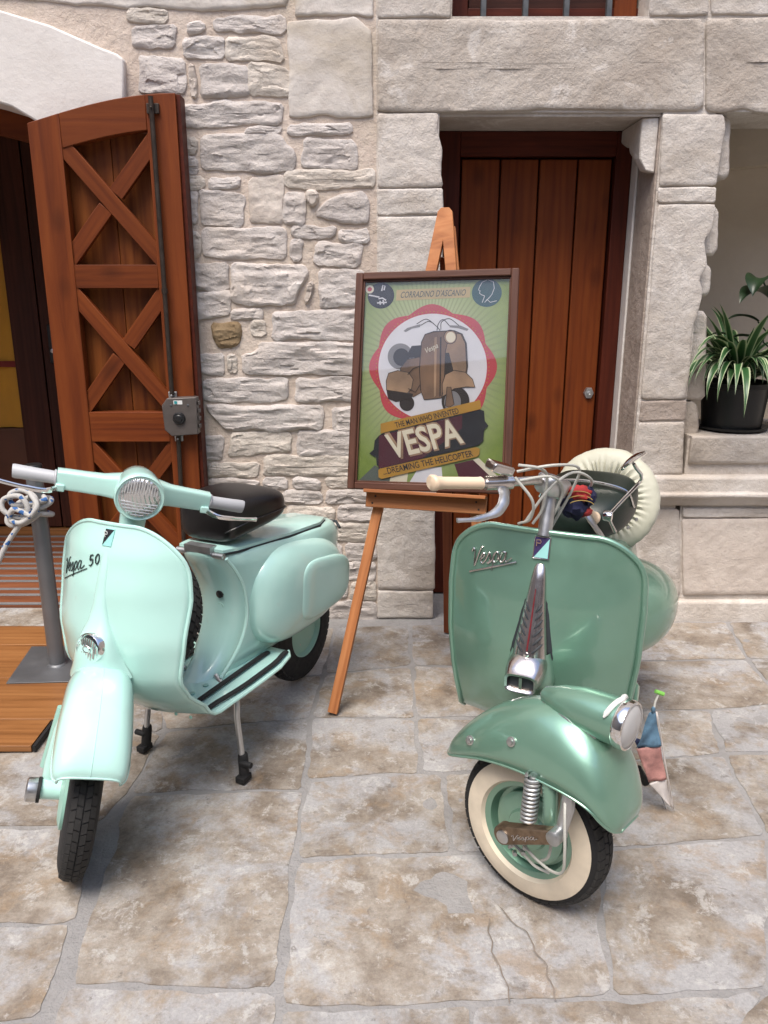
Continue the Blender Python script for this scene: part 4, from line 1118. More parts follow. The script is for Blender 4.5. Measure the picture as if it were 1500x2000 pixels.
for i, (tx, ty, L, azi, ri, dr, wd) in enumerate([(1470,600,.16,PI*1.0,.5,1.3,.020),(1480,640,.17,PI*.98,.45,1.0,.022),(1500,560,.24,PI*1.15,.6,1.6,.055),(1530,640,.2,PI*1.4,.5,1.5,.035),(1520,700,.2,PI*1.6,.5,1.6,.03),(1560,560,.2,PI*1.9,.6,1.6,.04),(1500,690,.15,PI*1.1,.6,1.6,.02),(1450,690,.13,PI*1.0,.7,1.2,.016),(1480,520,.2,PI*1.3,.3,1.7,.05),(1540,520,.22,PI*1.5,.4,1.7,.055),(1430,640,.14,PI*.9,.7,1.3,.018)]):
    tip = onY(tx+10, ty+28, PC.y+.02)
    mid_ = root.lerp(tip, .55) + Vector((.02, .0, .03))
    obj('stem', MB().tube(cat([root, mid_, tip], 6), .0035, 6), MT['leaf_dark'], dk)
    obj('leaf', leaf_mesh('leaf', tip, azi, L, ri, dr, wd, fold=.5, n=14), MT['leaf_dark'], dk)

# ================================================================== SCOOTERS
# own frame of a scooter: x forward, y to its left, z up, origin on the ground between the wheels
def lerp_table(tab, z):
    if z >= tab[0][0]: return tab[0][1:]
    for i in range(len(tab)-1):
        a, b = tab[i], tab[i+1]
        if b[0] <= z <= a[0]:
            t = (a[0]-z)/(a[0]-b[0]); t = t*t*(3-2*t)*.35 + t*.65
            return tuple(p+(q-p)*t for p, q in zip(a[1:], b[1:]))
    return tab[-1][1:]
class Scooter:
    def __init__(s, name, ox, oy, head, steer, label, A, rake):
        h = R(head)
        s.root = thing(name, (ox, oy, 0), label, 'scooter', math.atan2(-math.cos(h), -math.sin(h)))
        s.A = Vector(A); s.ax = Vector((-math.sin(R(rake)), 0, math.cos(R(rake))))
        s.rot = Matrix.Rotation(R(steer), 3, s.ax)
    def turn(s, p): return s.A + s.rot @ (Vector(p) - s.A)
    def axis(s, A, rake, steer):
        s.A = Vector(A); s.ax = Vector((-math.sin(R(rake)), 0, math.cos(R(rake)))); s.rot = Matrix.Rotation(R(steer), 3, s.ax)
    def part(s, name, mb, mat, parent=None, steer=False, sharp=40, **k):
        if steer: mb.xf(s.turn)
        return obj(name, mb.mesh(name, sharp), MT[mat], parent or s.root, local=True, **k)

def sup(c, e): return math.copysign(abs(c)**e, c)
def fender(stations, n=3.0, m=18):
    """stations: (top x, top z, low x, low z, half width)"""
    secs = []
    P = cat([(a, b, 0) for a, b, *_ in stations], 5); Bq = cat([(c, d, w) for _, _, c, d, w in stations], 5)
    for t, b in zip(P, Bq):
        sec = []
        for k in range(m+1):
            f = PI*k/m; yy = b.z*sup(math.cos(f), 2/n); hh = abs(math.sin(f))**(2/n)
            sec.append((b.x+(t.x-b.x)*hh, yy, b.y+(t.y-b.y)*hh))
        secs.append(sec)
    return secs
def wheel(sc, c, Rr, tw, rim, mats, steer, whitewall=None, tread='zig', parent_name='wheel'):
    """tyre + tread + rim + hub, axle along y"""
    c = Vector(c); b = MB(); prof = []
    for k in range(17):
        a = PI*k/16; prof.append((rim + (Rr-rim)*abs(math.sin(a))**.75, -tw/2*sup(math.cos(a), .62)))
    prof = [(rim-.004, -tw*.42)] + prof + [(rim-.004, tw*.42)]
    b.lathe(prof, c, (0,1,0), 72, caps=False)
    ty = sc.part('tyre', b, 'tyre_rubber', steer=steer)
    tb = MB(); nn = 46
    for k in range(nn):
        for r_, (off, y0, y1, sk) in enumerate(((0, -.36, -.20, .35), (.5, -.19, -.02, -.35), (0, .02, .19, .35), (.5, .20, .36, -.35))):
            a0 = 2*PI*(k+off)/nn; da = 2*PI/nn*.43
            def tp(a, yf, e):
                yy = yf*tw; cc = min(1, abs(yf*2)); cc = (1 - cc**3.2)**(1/1.6) if cc < 1 else 0
                rr = rim + (Rr-rim)*max(.05, cc)**.47
                rr = Rr - (Rr-rim)*.30*abs(yf*2)**3.2
                return c + Vector((math.cos(a)*(rr+e), yy, math.sin(a)*(rr+e)))
            p = [(a0-da, y0), (a0-da*.2+sk*da*.8, (y0+y1)/2-.03) if False else (a0-da+sk*da, y1), (a0+da+sk*da, y1), (a0+da, y0)]
            tb.loft([[tp(a, yf, -.004) for a, yf in p], [tp(a, yf, .0035) for a, yf in p]])
    t = sc.part('tread', tb, 'tread_rubber', ty, steer=steer, sharp=20); t['kind'] = 'stuff'
    if whitewall:
        for sgn in (-1, 1):
            wb = MB(); pr = [(rim-.006, sgn*tw*.40)]
            for k in range(7):
                r = whitewall[0] + (whitewall[1]-whitewall[0])*k/6
                f = min(1, max(0, (r-rim)/(Rr-rim))); yy = tw/2*(1-f**1.95)**.31 if f < 1 else 0
                pr.append((r, sgn*(yy+.0042)))
            secs = [[c + Vector((math.cos(2*PI*q/64)*r, yy, math.sin(2*PI*q/64)*r)) for q in range(64)] for r, yy in pr]
            wb.loft(secs, True, False)
            sc.part('whitewall', wb, 'whitewall', ty, steer=steer)
    rb = MB()
    w = tw*.42
    rb.lathe([(.001,-.012),(rim*.46,-.012),(rim*.50,-.022),(rim*.62,-.026),(rim*.68,-.010),(rim*.80,-.010),(rim*.86,-w*.9),(rim*.93,-w),(rim*1.02,-w*1.06),(rim*1.05,-w*.98),(rim*1.05,w*.98),(rim*1.02,w*1.06),(rim*.93,w),(rim*.86,w*.6),(rim*.74,.024),(rim*.60,.030),(.001,.031)], c, (0,1,0), 48)
    rm = sc.part('rim', rb, mats, steer=steer)
    nb = MB()
    for k in range(5):
        a = 2*PI*k/5+.3
        for sg in (-1, 1):
            p = c + Vector((math.cos(a)*rim*.56, sg*.022, math.sin(a)*rim*.56)); nb.lathe([(.006,0),(.006,.007),(.002,.009)], p, (0,sg,0), 6)
    sc.part('wheel_nut', nb, 'zinc', rm, steer=steer)
    return ty, rm

# strokes of the script lettering, unit box
SCRIPT = [[(0,.70),(.035,.84),(.07,.72),(.075,.35),(.085,.05),(.13,.30),(.19,.68),(.235,.88),(.26,.86)],
          [(.205,.32),(.28,.40),(.315,.52),(.285,.60),(.245,.50),(.235,.30),(.27,.16),(.33,.24),(.385,.45)],
          [(.385,.45),(.43,.60),(.455,.42),(.44,.20),(.39,.16),(.42,.14),(.50,.26),(.535,.52)],
          [(.535,.58),(.53,.20),(.52,-.16)], [(.53,.42),(.575,.60),(.625,.56),(.63,.32),(.585,.17),(.54,.22)], [(.63,.26),(.68,.30)],
          [(.80,.56),(.74,.60),(.69,.44),(.69,.22),(.74,.16),(.79,.34),(.81,.58),(.805,.26),(.84,.16),(.95,.30)]]
def script(mp, r, strokes=SCRIPT, under=True):
    b = MB()
    S_ = list(strokes) + ([[(-.02,-.22),(.1,-.17),(.5,-.04),(1.06,.10)]] if under else [])
    for st in S_:
        pts = cat([(x, y, 0) for x, y in st], 5)
        b.tube([mp(p.x, p.y) for p in pts], r, 6)
    return b

# ------------------------------------------------------------------ mint scooter (left)
V = Scooter('scooter', -.60, 2.325, 25.5, 44, 'pale mint scooter with black saddle and grey grips, parked at the left', (.49,0,.21), 20)
# shield sheet: z -> (centre x, half width, sweep of the edges)
ZT = .885
def shV(z):
    xc, w, k = lerp_table([(.885,.300,.20,.045),(.80,.338,.220,.075),(.70,.368,.230,.092),(.58,.388,.222,.080),(.47,.378,.205,.062),(.40,.345,.200,.070),(.35,.292,.200,.075)], z)
    r = .135; f = w
    if z > ZT - r:
        d = z-(ZT-r); w = w - r + math.sqrt(max(0, r*r - d*d))
    return xc, w, k*(w/f)**2.3
def shieldV(y, z):
    xc, w, k = shV(z); f = min(1, abs(y)/max(w, .02))
    return xc - k*f**2.3
rows = []
for i in range(37):
    z = ZT - (ZT-.35)*(i/36)**1.9 if i else ZT-.0003
    rows.append((z, None))
FZ = .292
low = [(.258,.318,.199,.062),(.218,.299,.199,.045),(.175,.293,.20,.028),(.10,FZ,.2,.004),(.03,FZ,.203,0),(-.06,FZ,.205,0),(-.17,FZ,.205,0),(-.25,FZ,.19,0),(-.285,FZ,.165,0)]
secs = []
NU = 28
for z, _ in rows:
    xc, w, k = shV(z)
    secs.append([(xc - k*abs(u)**2.3, u*w, z) for u in [(-1+2*j/NU) for j in range(NU+1)]])
for xc, z, w, k in low:
    secs.append([(xc - k*abs(u)**2.3, u*w, z) for u in [(-1+2*j/NU) for j in range(NU+1)]])
sh = V.part('leg_shield', MB().loft(secs, False, False), 'mint_paint', solid=.004)
edge = [s_[-1] for s_ in reversed(secs)] + [s_ for s_ in reversed(secs[0])][1:] + [s_[0] for s_ in secs][1:]
V.part('shield_edge', MB().tube(edge, .0058, 8), 'mint_paint', sh)
for x0, z in ((.0, 0),):
    for y, xa, xb in ((.165,.155,-.265),(.115,.165,-.235),(-.115,.165,-.17),(-.165,.155,-.19)):
        b = MB(); pts = [(xa - (xa-xb)*t/12, y + (0.0), FZ+.008+.004*(1 if 0<t<12 else 0)) for t in range(13)]
        if abs(y) > .15: pts = [(p[0], y + math.copysign(.02*math.sin(min(1,(xa-p[0])/.2)*PI/2), y) - math.copysign(.016*max(0, (-.18-p[0])/.08), y), p[2]) for p in pts]
        b.tube(pts, .010, 8, flat=.55)
        V.part('floor_strip', b, 'black_rubber', sh)
b = MB()
for (y, z) in ((.13,.325),(.165,.345),(.165,.312),(-.14,.33)):
    b.lathe([(.005,0),(.005,.003),(.001,.004)], (shieldV(y, max(z,.35)) - (.012 if z < .35 else 0)+.004, y, z), (1,0,0), 8)
for (x, y) in ((.10,.06),(.04,.065)): b.lathe([(.009,0),(.009,.003),(.004,.004)], (x, y, FZ+.003), (0,0,1), 10)
V.part('rivet', b, 'mint_dull', sh)
# horn cover, a tapering nose down the middle of the shield
def nose(tab, shf, n=18):
    secs = []
    for z, w, d in tab:
        xb = shf(0, z) - .004
        secs.append([(xb + d*(max(0, math.sin(PI*k/n))**.75), -w*math.cos(PI*k/n), z) for k in range(n+1)])
    return secs
tabH = [(.835,.010,.006),(.80,.014,.009),(.74,.018,.012),(.68,.024,.017),(.64,.034,.026),(.61,.048,.042),(.585,.058,.056),(.55,.068,.068),(.52,.078,.074),(.498,.090,.080),(.487,.094,.082),(.482,.088,.07),(.484,.06,.04)]
hc = V.part('horn_cover', MB().loft(nose(tabH, shieldV), False, False), 'mint_paint')
gc = Vector((shieldV(0,.575)+.042, .008, .578)); ga = Vector((.95,-.05,.20)).normalized()
b = MB().lathe([(.042,-.04),(.042,.004),(.039,.008),(.036,.005),(.034,.0),(.001,.003)], gc, ga, 32)
hg = V.part('horn_grille', b, 'chrome', hc)
b = MB(); a_ = ga.cross(Vector((0,0,1))).normalized(); u_ = a_.cross(ga)
for k in range(-4, 5):
    h = math.sqrt(max(0, .031**2 - (k*.0075)**2))
    if abs(k) <= 2:
        b.tube([gc + a_*k*.0075 + u_*h + ga*.009, gc + a_*k*.0075 + u_*.008 + ga*.011], .0022, 6); b.tube([gc + a_*k*.0075 - u_*.008 + ga*.011, gc + a_*k*.0075 - u_*h + ga*.009], .0022, 6)
    else: b.tube([gc + a_*k*.0075 + u_*h + ga*.008, gc + a_*k*.0075 - u_*h + ga*.008], .0022, 6)
b.tube([gc + a_*(.012*math.cos(q*PI/8)) + u_*(.0085*math.sin(q*PI/8)) + ga*.0115 for q in range(17)], .002, 6)
V.part('grille_bar', b, 'chrome', hg)
V.part('grille_recess', MB().lathe([(.033,0),(.001,.0008)], gc + ga*.0015, ga, 24), 'gasket', hg)
# badge and lettering
def plate(shf, cy, cz, w, h, off, t=.003):
    return [[(shf(y, z)+off+t*q, y, z) for y, z in ((cy-w, cz-h), (cy+w, cz-h), (cy+w, cz+h), (cy-w, cz+h))] for q in (0, 1)]
plain('emblem_dark', C(.02,.02,.025), .3, coat=.5); plain('emblem_teal', C(.30,.62,.60), .3, coat=.5); plain('emblem_blue', C(.05,.035,.11), .25, coat=.6)
em = V.part('emblem', MB().loft(plate(shieldV, 0, .853, .0155, .021, .002)), 'emblem_teal')
q = plate(shieldV, 0, .853, .0145, .020, .0055, .0004)
# the observer's upper left half is dark
V.part('emblem_half', MB().add([q[1][0], q[1][3], q[1][2]], [(0,1,2)]), 'emblem_dark', em)
b = MB()
def E2(x, y, o=.0066): return (shieldV(0, .853)+o, -.0155+x*.031, .832+y*.042)
b.tube([E2(.16,.50), E2(.16,.90), E2(.42,.90), E2(.48,.80), E2(.42,.70), E2(.16,.70)], .0011, 6)
V.part('emblem_letter', b, 'white_metal', em)
def lv(x, y):
    yy = -.178 + x*.112; zz = .720 + y*.052 + x*.038
    return (shieldV(yy, zz)+.0045, yy, zz)
V.part('lettering', script(lv, .0013), 'logo_ink')
FIFTY = [[(.12,.75),(.02,.75),(.0,.45),(.1,.5),(.13,.3),(.06,.1),(-.02,.15)], [(.32,.72),(.25,.55),(.27,.2),(.34,.12),(.40,.35),(.38,.65),(.32,.72)]]
V.part('lettering', script(lambda x, y: lv(1.14+x*.75, y*.8+.12), .0017, FIFTY, False), 'logo_ink')

# rear body
def hull(levels, m=48, xm=-.38, n=2.5, slope=0.0, zref=(.3,.7)):
    secs = []
    for z, xf, xr, w, nn in levels:
        sec = []
        for k in range(m):
            f = 2*PI*k/m; cx_, sy_ = math.cos(f), math.sin(f)
            a = (xf-xm) if cx_ > 0 else (xm-xr)
            x = xm + a*sup(cx_, 2/nn); yy = w*sup(sy_, 2/nn)
            zz = z - slope*max(0, -.05-x)*max(0, (z-zref[0])/(zref[1]-zref[0]))
            secs_y = yy
            sec.append((x, secs_y, zz))
        secs.append(sec)
    return secs
lev = [(.285,.075,-.52,.085,2.4),(.30,.03,-.58,.095,2.5),(.33,-.025,-.66,.105,2.6),(.38,-.072,-.73,.116,2.8),(.45,-.098,-.79,.125,3.0),(.53,-.105,-.83,.130,3.0),(.60,-.09,-.84,.132,3.0),(.65,-.062,-.83,.130,3.2),(.688,-.038,-.80,.124,3.2),(.700,-.04,-.78,.112,3.2),(.702,-.07,-.70,.07,3.0)]
bd_ = V.part('rear_body', MB().loft(hull(lev, slope=.10), True, True), 'mint_paint', sharp=60)
# concave scoop below the saddle: raised rim on both flanks
for sg in (1, -1):
    b = MB(); pts = [(-.055, sg*.100, .69), (-.085, sg*.112, .64), (-.115, sg*.118, .57), (-.125, sg*.116, .48), (-.10, sg*.108, .40), (-.06, sg*.096, .345), (-.01, sg*.085, .30)]
    b.tube(cat(pts, 6), .006, 8); V.part('body_flange', b, 'mint_paint', bd_)
lid = [(x, y) for x, y in ((-.06,.085),(-.12,.10),(-.40,.112),(-.62,.105),(-.72,.07),(-.72,-.07),(-.62,-.105),(-.40,-.112),(-.12,-.10),(-.06,-.085))]
zl = lambda x: .702 - .10*max(0, -.05-x)
V.part('lid_gasket', MB().loft([[(x, y*1.03, zl(x)-.004) for x, y in lid], [(x, y*1.03, zl(x)+.003) for x, y in lid]]), 'gasket', bd_)
V.part('body_lid', MB().loft([[(x, y, zl(x)+.003) for x, y in lid], [(x, y*.99, zl(x)+.012) for x, y in lid], [(x*.96-.014, y*.9, zl(x)+.017) for x, y in lid]]), 'mint_paint', bd_, sharp=50)
# side cowls
def cowl(sg, xc, zc, a, bq, y0, h, tilt, n=2.8, rings=14, m=56, pw=2.6, taper=.25):
    secs = []
    for i in range(rings+1):
        r = math.sin(PI/2*i/rings)
        hh = h*(1 - r**pw)**(1/pw*1.25) if r < 1 else 0
        sec = []
        for k in range(m):
            f = 2*PI*k/m
            ex, ez = sup(math.cos(f), 2/n)*a*r, sup(math.sin(f), 2/n)*bq*r
            ez *= 1 - taper*(.5 - .5*ex/a) if ex < 0 else 1 - taper*.5*(1-ex/a)
            x = xc + ex*math.cos(tilt) - ez*math.sin(tilt); z = zc + ex*math.sin(tilt) + ez*math.cos(tilt)
            sec.append((x, sg*(y0+hh), z))
        secs.append(sec)
    b = MB(); secs[0] = [Vector(secs[0][0])]*m if False else secs[0]
    b.loft(secs[1:], True, False); b.f.append(tuple(range(m)))
    return b
for sg in (1, -1):
    cw = V.part('side_cowl', cowl(sg, -.445, .472, .285, .195, .10, .088, R(6), n=2.8, pw=3.0), 'mint_paint', sharp=60)
    V.part('cowl_panel', cowl(sg, -.525, .460, .180, .118, .172, .0215, R(6), n=3.4, pw=5), 'mint_paint', cw, sharp=60)
# small fittings on the body front
b = MB().lathe([(.013,0),(.013,.006),(.009,.009),(.001,.009)], (-.105, .03, .545), (1,0,0), 16); V.part('fuel_tap', b, 'black_plastic', bd_)
b = MB().tube([(-.106+.012*0, .028+.010*math.cos(q*PI/6), .500+.012*math.sin(q*PI/6)) for q in range(10)], .002, 6); V.part('choke_mark', b, 'mint_dull', bd_)
b = MB().tube([(-.055,-.09,.694),(-.055,.09,.694)], .010, 10); b.box((-.075,-.05,.70),(-.04,.05,.722)); V.part('seat_hinge', b, 'zinc', bd_)
b = MB().lathe([(.035,0),(.035,.02),(.025,.035),(.001,.038)], (-.835,0,.53), (-1,0,.2), 20, 1.3, .8); V.part('tail_lamp', b, 'tail_red', bd_)
b = MB().tube([(-.80,.09,.585),(-.825,.06,.60),(-.83,-.06,.60),(-.80,-.09,.585)], .006, 8); V.part('tail_trim', b, 'gasket', bd_)
# saddle
sad = [(-.085,.078,.735,.82),(-.090,.098,.725,.850),(-.105,.110,.722,.865),(-.15,.118,.725,.872),(-.20,.128,.733,.872),(-.28,.134,.738,.866),(-.335,.130,.742,.856),(-.372,.118,.750,.842),(-.392,.095,.760,.826),(-.400,.06,.772,.810)]
secs = []
for x, w, zb, zt in sad:
    sec = []; zc = (zb+zt)/2; hh = (zt-zb)/2
    for k in range(32):
        f = 2*PI*k/32; e = .62 if math.sin(f) > 0 else .45
        sec.append((x + .02*math.cos(f)**2*0, w*sup(math.cos(f), .55), zc + hh*sup(math.sin(f), e)))
    secs.append(sec)
V.part('saddle', MB().loft(secs), 'seat_black', sub=1, sharp=70)
b = MB(); b.tube([(s_[0][0], s_[0][1]+.001, s_[0][2]-.015) for s_ in secs], .003, 6); V.part('saddle_piping', b, 'seat_black')
b = MB().box((-.30,-.03,.706),(-.22,.03,.738)); V.part('saddle_latch', b, 'white_metal', bd_)

# wheels, guard and fork
wheel(V, (-.615,0,.215), .203, .084, .112, 'mint_dull', False)
wheel(V, (.54,0,.210), .210, .082, .118, 'mint_paint', True)
gst = [(.335,.45,.33,.405,.065),(.38,.50,.38,.404,.078),(.46,.54,.46,.404,.086),(.55,.545,.55,.404,.089),(.64,.525,.63,.406,.090),(.705,.485,.69,.404,.088),(.742,.445,.725,.400,.082),(.750,.422,.737,.396,.072)]
fs_ = fender(gst, 3.4)
fd = V.part('mudguard', MB().loft(fs_, False, False), 'mint_paint', steer=True, sharp=60, solid=.003)
lip = [s_[0] for s_ in fs_] + [p for p in fs_[-1][1:]] + [s_[-1] for s_ in reversed(fs_)][1:]
V.part('guard_lip', MB().tube(lip, .0035, 6), 'mint_paint', fd, steer=True)
mid_ = [s_[9] for s_ in fs_]
V.part('guard_seam', MB().tube([(p[0]+.0008, p[1], p[2]+.0008) for p in mid_], .0018, 6), 'mint_paint', fd, steer=True)
fk = MB().tube([(.46,-.055,.44),(.475,-.078,.36),(.49,-.088,.27),(.505,-.09,.215)], [.022,.021,.020,.019], 12)
fork = V.part('fork_leg', fk, 'mint_paint', steer=True)
V.part('fork_link', MB().lathe([(.027,.03),(.027,.105),(.022,.108)], (.52,0,.205), (0,-1,0), 20), 'mint_paint', fork, steer=True)
V.part('axle_cap', MB().lathe([(.030,0),(.031,.004),(.031,.026),(.026,.030),(.001,.031)], (.525,-.112,.205), (0,-1,0), 24), 'aluminium', fork, steer=True)
V.part('axle_ring', MB().lathe([(.033,0),(.033,.008)], (.525,-.106,.205), (0,-1,0), 24), 'black_rubber', fork, steer=True)
V.part('brake_plate', MB().lathe([(.085,0),(.085,.018),(.06,.026),(.001,.028)], (.55,-.03,.21), (0,-1,0), 32), 'mint_dull', fork, steer=True)
V.part('damper', MB().tube([(.435,-.085,.40),(.46,-.105,.23)], .014, 12), 'mint_dull', fork, steer=True)
# headset
V.axis((.49,0,.21), 20, 48)
_t0 = V.turn
V.turn = lambda p: _t0(p) + Vector((-.004, .018, 0))
hl = Vector((.285, 0, .965))
hb = MB().lathe([(.001,-.16),(.030,-.152),(.050,-.12),(.060,-.07),(.0645,-.02),(.066,.0),(.0645,.006),(.061,.006)], hl, (1,0,0), 40)
hs = V.part('headset', hb, 'mint_paint', steer=True, sharp=60)
for sg in (1, -1):
    secs = []
    for y, x, z, hx, hz in ((.02,.215,.965,.040,.044),(.05,.205,.960,.028,.034),(.09,.195,.954,.021,.029),(.14,.180,.948,.019,.028),(.18,.166,.943,.020,.0275),(.208,.157,.940,.020,.026)):
        secs.append([(x + hx*sup(math.cos(2*PI*k/24), .36), sg*y, z + hz*sup(math.sin(2*PI*k/24), .36)) for k in range(24)])
    V.part('handlebar_arm', MB().loft(secs), 'mint_paint', hs, steer=True, sharp=60)
    d = Vector((-.30, sg*1, -.10)).normalized(); p0 = Vector((.157, sg*.208, .940))
    gp = V.part('grip', MB().lathe([(.023,0),(.023,.004),(.0185,.006),(.019,.055),(.0205,.110),(.019,.116),(.001,.117)], p0, d, 24), 'grip_grey', hs, steer=True)
    b = MB(); l0 = p0 + Vector((.016, sg*-.012, -.020)); b.tube(cat([l0, l0 + Vector((.034, sg*.035, -.004)), l0 + Vector((.030, sg*.09, -.004)), l0 + Vector((.015, sg*.155, -.002))], 5), [.0065]*5+[.0055]*5+[.0045]*5+[.0055], 8, flat=1.3)
    V.part('lever', b, 'chrome', hs, steer=True)
    V.part('lever_bracket', MB().box(l0 - Vector((.016,.012,.008)), l0 + Vector((.016,.012,.012))), 'mint_paint', hs, steer=True, bevel=.003)
V.part('neck', MB().loft([[(.225+ (z-.9)*-.36 + r1*math.cos(2*PI*k/24), r2*math.sin(2*PI*k/24), z) for k in range(24)] for z, r1, r2 in ((.86,.038,.034),(.90,.042,.036),(.94,.055,.044),(.96,.06,.05))]), 'mint_paint', hs, steer=True, sharp=60)
lr = V.part('headlight_rim', MB().lathe([(.0645,-.004),(.0655,.004),(.062,.009),(.058,.006),(.0575,.0)], hl, (1,0,0), 48), 'mint_paint', hs, steer=True)
V.part('headlight_lens', MB().lathe([(.0578,.003),(.052,.009),(.038,.014),(.018,.017),(.001,.018)], hl, (1,0,0), 40), 'ribbed_glass', hs, steer=True)
b = MB()
for k in range(-7, 8):
    y = k*.0068; zt = math.sqrt(max(0, .050**2-y*y))
    if zt > .014: b.tube([hl + Vector((.0165-.45*(y*y+t*t)*3.0, y, t)) for t in (zt, zt*.66+.004, zt*.33+.006, .012)], .0016, 5)
for k in range(5):
    z = -.012 - k*.0085; yt = math.sqrt(max(0, .049**2-z*z)); b.tube([hl + Vector((.0165-.45*(t*t+z*z)*3.0, t, z)) for t in (-yt, -yt/2, 0, yt/2, yt)], .0016, 5)
V.part('lens_rib', b, 'lens_grey', hs, steer=True)
# stand
for sg in (1, -1):
    b = MB().tube(cat([(-.02, sg*.06, .30), (.01, sg*.12, .28), (.022, sg*.165, .26), (.035, sg*.175, .20), (.045, sg*.195, .06)], 5), .0095, 10)
    so = V.part('stand_leg', b, 'aluminium')
    b = MB().lathe([(.016,0),(.0165,.06),(.015,.075),(.012,.078)], (.047, sg*.199, .012), (-.1,-sg*.09,1), 14)
    b.box((.03, sg*.2-.016, .002), (.075, sg*.2+.016, .022)); b.lathe([(.010,-.02),(.010,.02)], (.052, sg*.2+sg*.012, .062), (0,1,0), 10)
    V.part('stand_foot', b, 'black_rubber', so, bevel=.002)
b = MB().loft([[(-.10,-.05,.29),(.12,-.05,.29),(.12,.05,.29),(-.10,.05,.29)], [(-.06,-.04,.235),(.08,-.04,.245),(.08,.04,.245),(-.06,.04,.235)]]); V.part('stand_bracket', b, 'black_plastic', bevel=.006)
# spare wheel stowed behind the shield
b = MB(); pr = []
for k in range(15):
    a = PI*k/14; pr.append((.118+.09*abs(math.sin(a))**.75, -.037*sup(math.cos(a), .62)))
b.lathe(pr, (.175,-.055,.56), (.88,.0,.47), 60)
spw = V.part('spare_tyre', b, 'tyre_rubber')
tb = MB(); c0 = Vector((.175,-.055,.56)); axn = Vector((.88,0,.47)).normalized(); u0 = Vector((0,1,0)); v0 = axn.cross(u0)
for k in range(46):
    for off, y0, y1 in ((0,-.028,-.011),(.5,-.009,.009),(0,.011,.028)):
        a0 = 2*PI*(k+off)/46; da = 2*PI/46*.4
        f = lambda a, y, e: c0 + axn*y + (u0*math.cos(a)+v0*math.sin(a))*(.208 - 8*y*y + e)
        tb.loft([[f(a, y, e) for a, y in ((a0-da,y0),(a0-da*.4,y1),(a0+da*1.4,y1),(a0+da,y0))] for e in (-.003,.003)])
t = V.part('spare_tread', tb, 'tread_rubber', spw, sharp=20); t['kind'] = 'stuff'

# ------------------------------------------------------------------ green scooter (right)
G = Scooter('scooter', .535, 2.25, 26, 62, 'metallic green vintage scooter with whitewall tyre, its headlamp on the front mudguard', (.49,0,.2), 20)
GT = .872
def shG(z):
    xc, w, k = lerp_table([(.872,.250,.250,.03),(.80,.268,.262,.05),(.68,.295,.268,.07),(.55,.315,.265,.085),(.45,.315,.255,.085),(.38,.300,.243,.07),(.33,.275,.233,.05)], z)
    r = .12; f = w
    if z > GT - r:
        d = z-(GT-r); w = w - r + math.sqrt(max(0, r*r - d*d))
    return xc, w, k*(w/f)**2.4
def shieldG(y, z):
    xc, w, k = shG(z); f = min(1, abs(y)/max(w, .02))
    return xc - k*f**2.4
secs = []
for i in range(37):
    z = GT - (GT-.33)*(i/36)**1.9 if i else GT-.0003
    xc, w, k = shG(z); secs.append([(xc - k*abs(u)**2.4, u*w, z) for u in [(-1+2*j/NU) for j in range(NU+1)]])
for xc, z, w, k in [(.25,.30,.232,.035),(.215,.283,.23,.02),(.16,.276,.232,.008),(.06,.275,.235,0),(-.05,.275,.235,0),(-.15,.275,.225,0),(-.21,.275,.19,0)]:
    secs.append([(xc - k*abs(u)**2.4, u*w, z) for u in [(-1+2*j/NU) for j in range(NU+1)]])
gs = G.part('leg_shield', MB().loft(secs, False, False), 'green_paint', solid=.004)
edge = [s_[-1] for s_ in reversed(secs)] + [s_ for s_ in reversed(secs[0])][1:] + [s_[0] for s_ in secs][1:]
G.part('shield_edge', MB().tube(edge, .0085, 10), 'green_paint', gs)
G.part('shield_lining', MB().loft([[(p[0]-.010, p[1]*.965, p[2]) for p in s_] for s_ in secs[8:38]], False, False), 'mint_dull', gs, solid=.002)
for y in (.205,.165,.125,-.125,-.165,-.205):
    G.part('floor_strip', MB().tube([(.18 - .37*t/10, y*(1 - .06*max(0, t-8)/2), .290) for t in range(11)], .009, 8, flat=.8), 'black_rubber', gs)
# raised panel down the middle with the chrome horn cover
def noseS(tab, n=20, e=.75): 
    secs = []
    for z, w, d in tab:
        xb = shieldG(0, z) - .004
        secs.append([(xb + d*(max(0, math.sin(PI*k/n))**e), -w*math.cos(PI*k/n), z) for k in range(n+1)])
    return secs
tabN = []
ch = [(.790,.010,.010),(.780,.016,.017),(.75,.021,.022),(.69,.028,.030),(.63,.036,.042),(.57,.045,.056),(.545,.048,.060)]
hn = G.part('horn_gasket', MB().loft(noseS([(.797,.016,.004)] + [(z, w*1.10+.0075, .004+d*.14) for z, w, d in ch[1:]] + [(.53,.058,.014),(.50,.064,.016)]), False, False), 'gasket')
hcov = G.part('horn_cover', MB().loft(noseS(ch, e=.6), False, False), 'old_chrome', sharp=60)
def onCov(y, z):                                   # x of the chrome cover at (y, z)
    for i in range(len(ch)-1):
        if ch[i+1][0] <= z <= ch[i][0]:
            t = (ch[i][0]-z)/(ch[i][0]-ch[i+1][0]); w = ch[i][1]+(ch[i+1][1]-ch[i][1])*t; d = ch[i][2]+(ch[i+1][2]-ch[i][2])*t
            return shieldG(0, z)-.004 + d*(max(0, 1-(y/w)**2))**.3
    return shieldG(0, z)
for sg in (1, -1):
    for k in range(6):
        z0 = .670 - k*.020
        y0, y1 = .0075+k*.0009, .022+k*.0026
        pts = [(onCov(sg*(y0+(y1-y0)*t/4), z0+.022*t/4)+.0006, sg*(y0+(y1-y0)*t/4), z0+.022*t/4) for t in range(5)]
        G.part('louvre', MB().tube(pts, [.0012,.0032,.0036,.0032,.0012], 6), 'gasket', hcov)
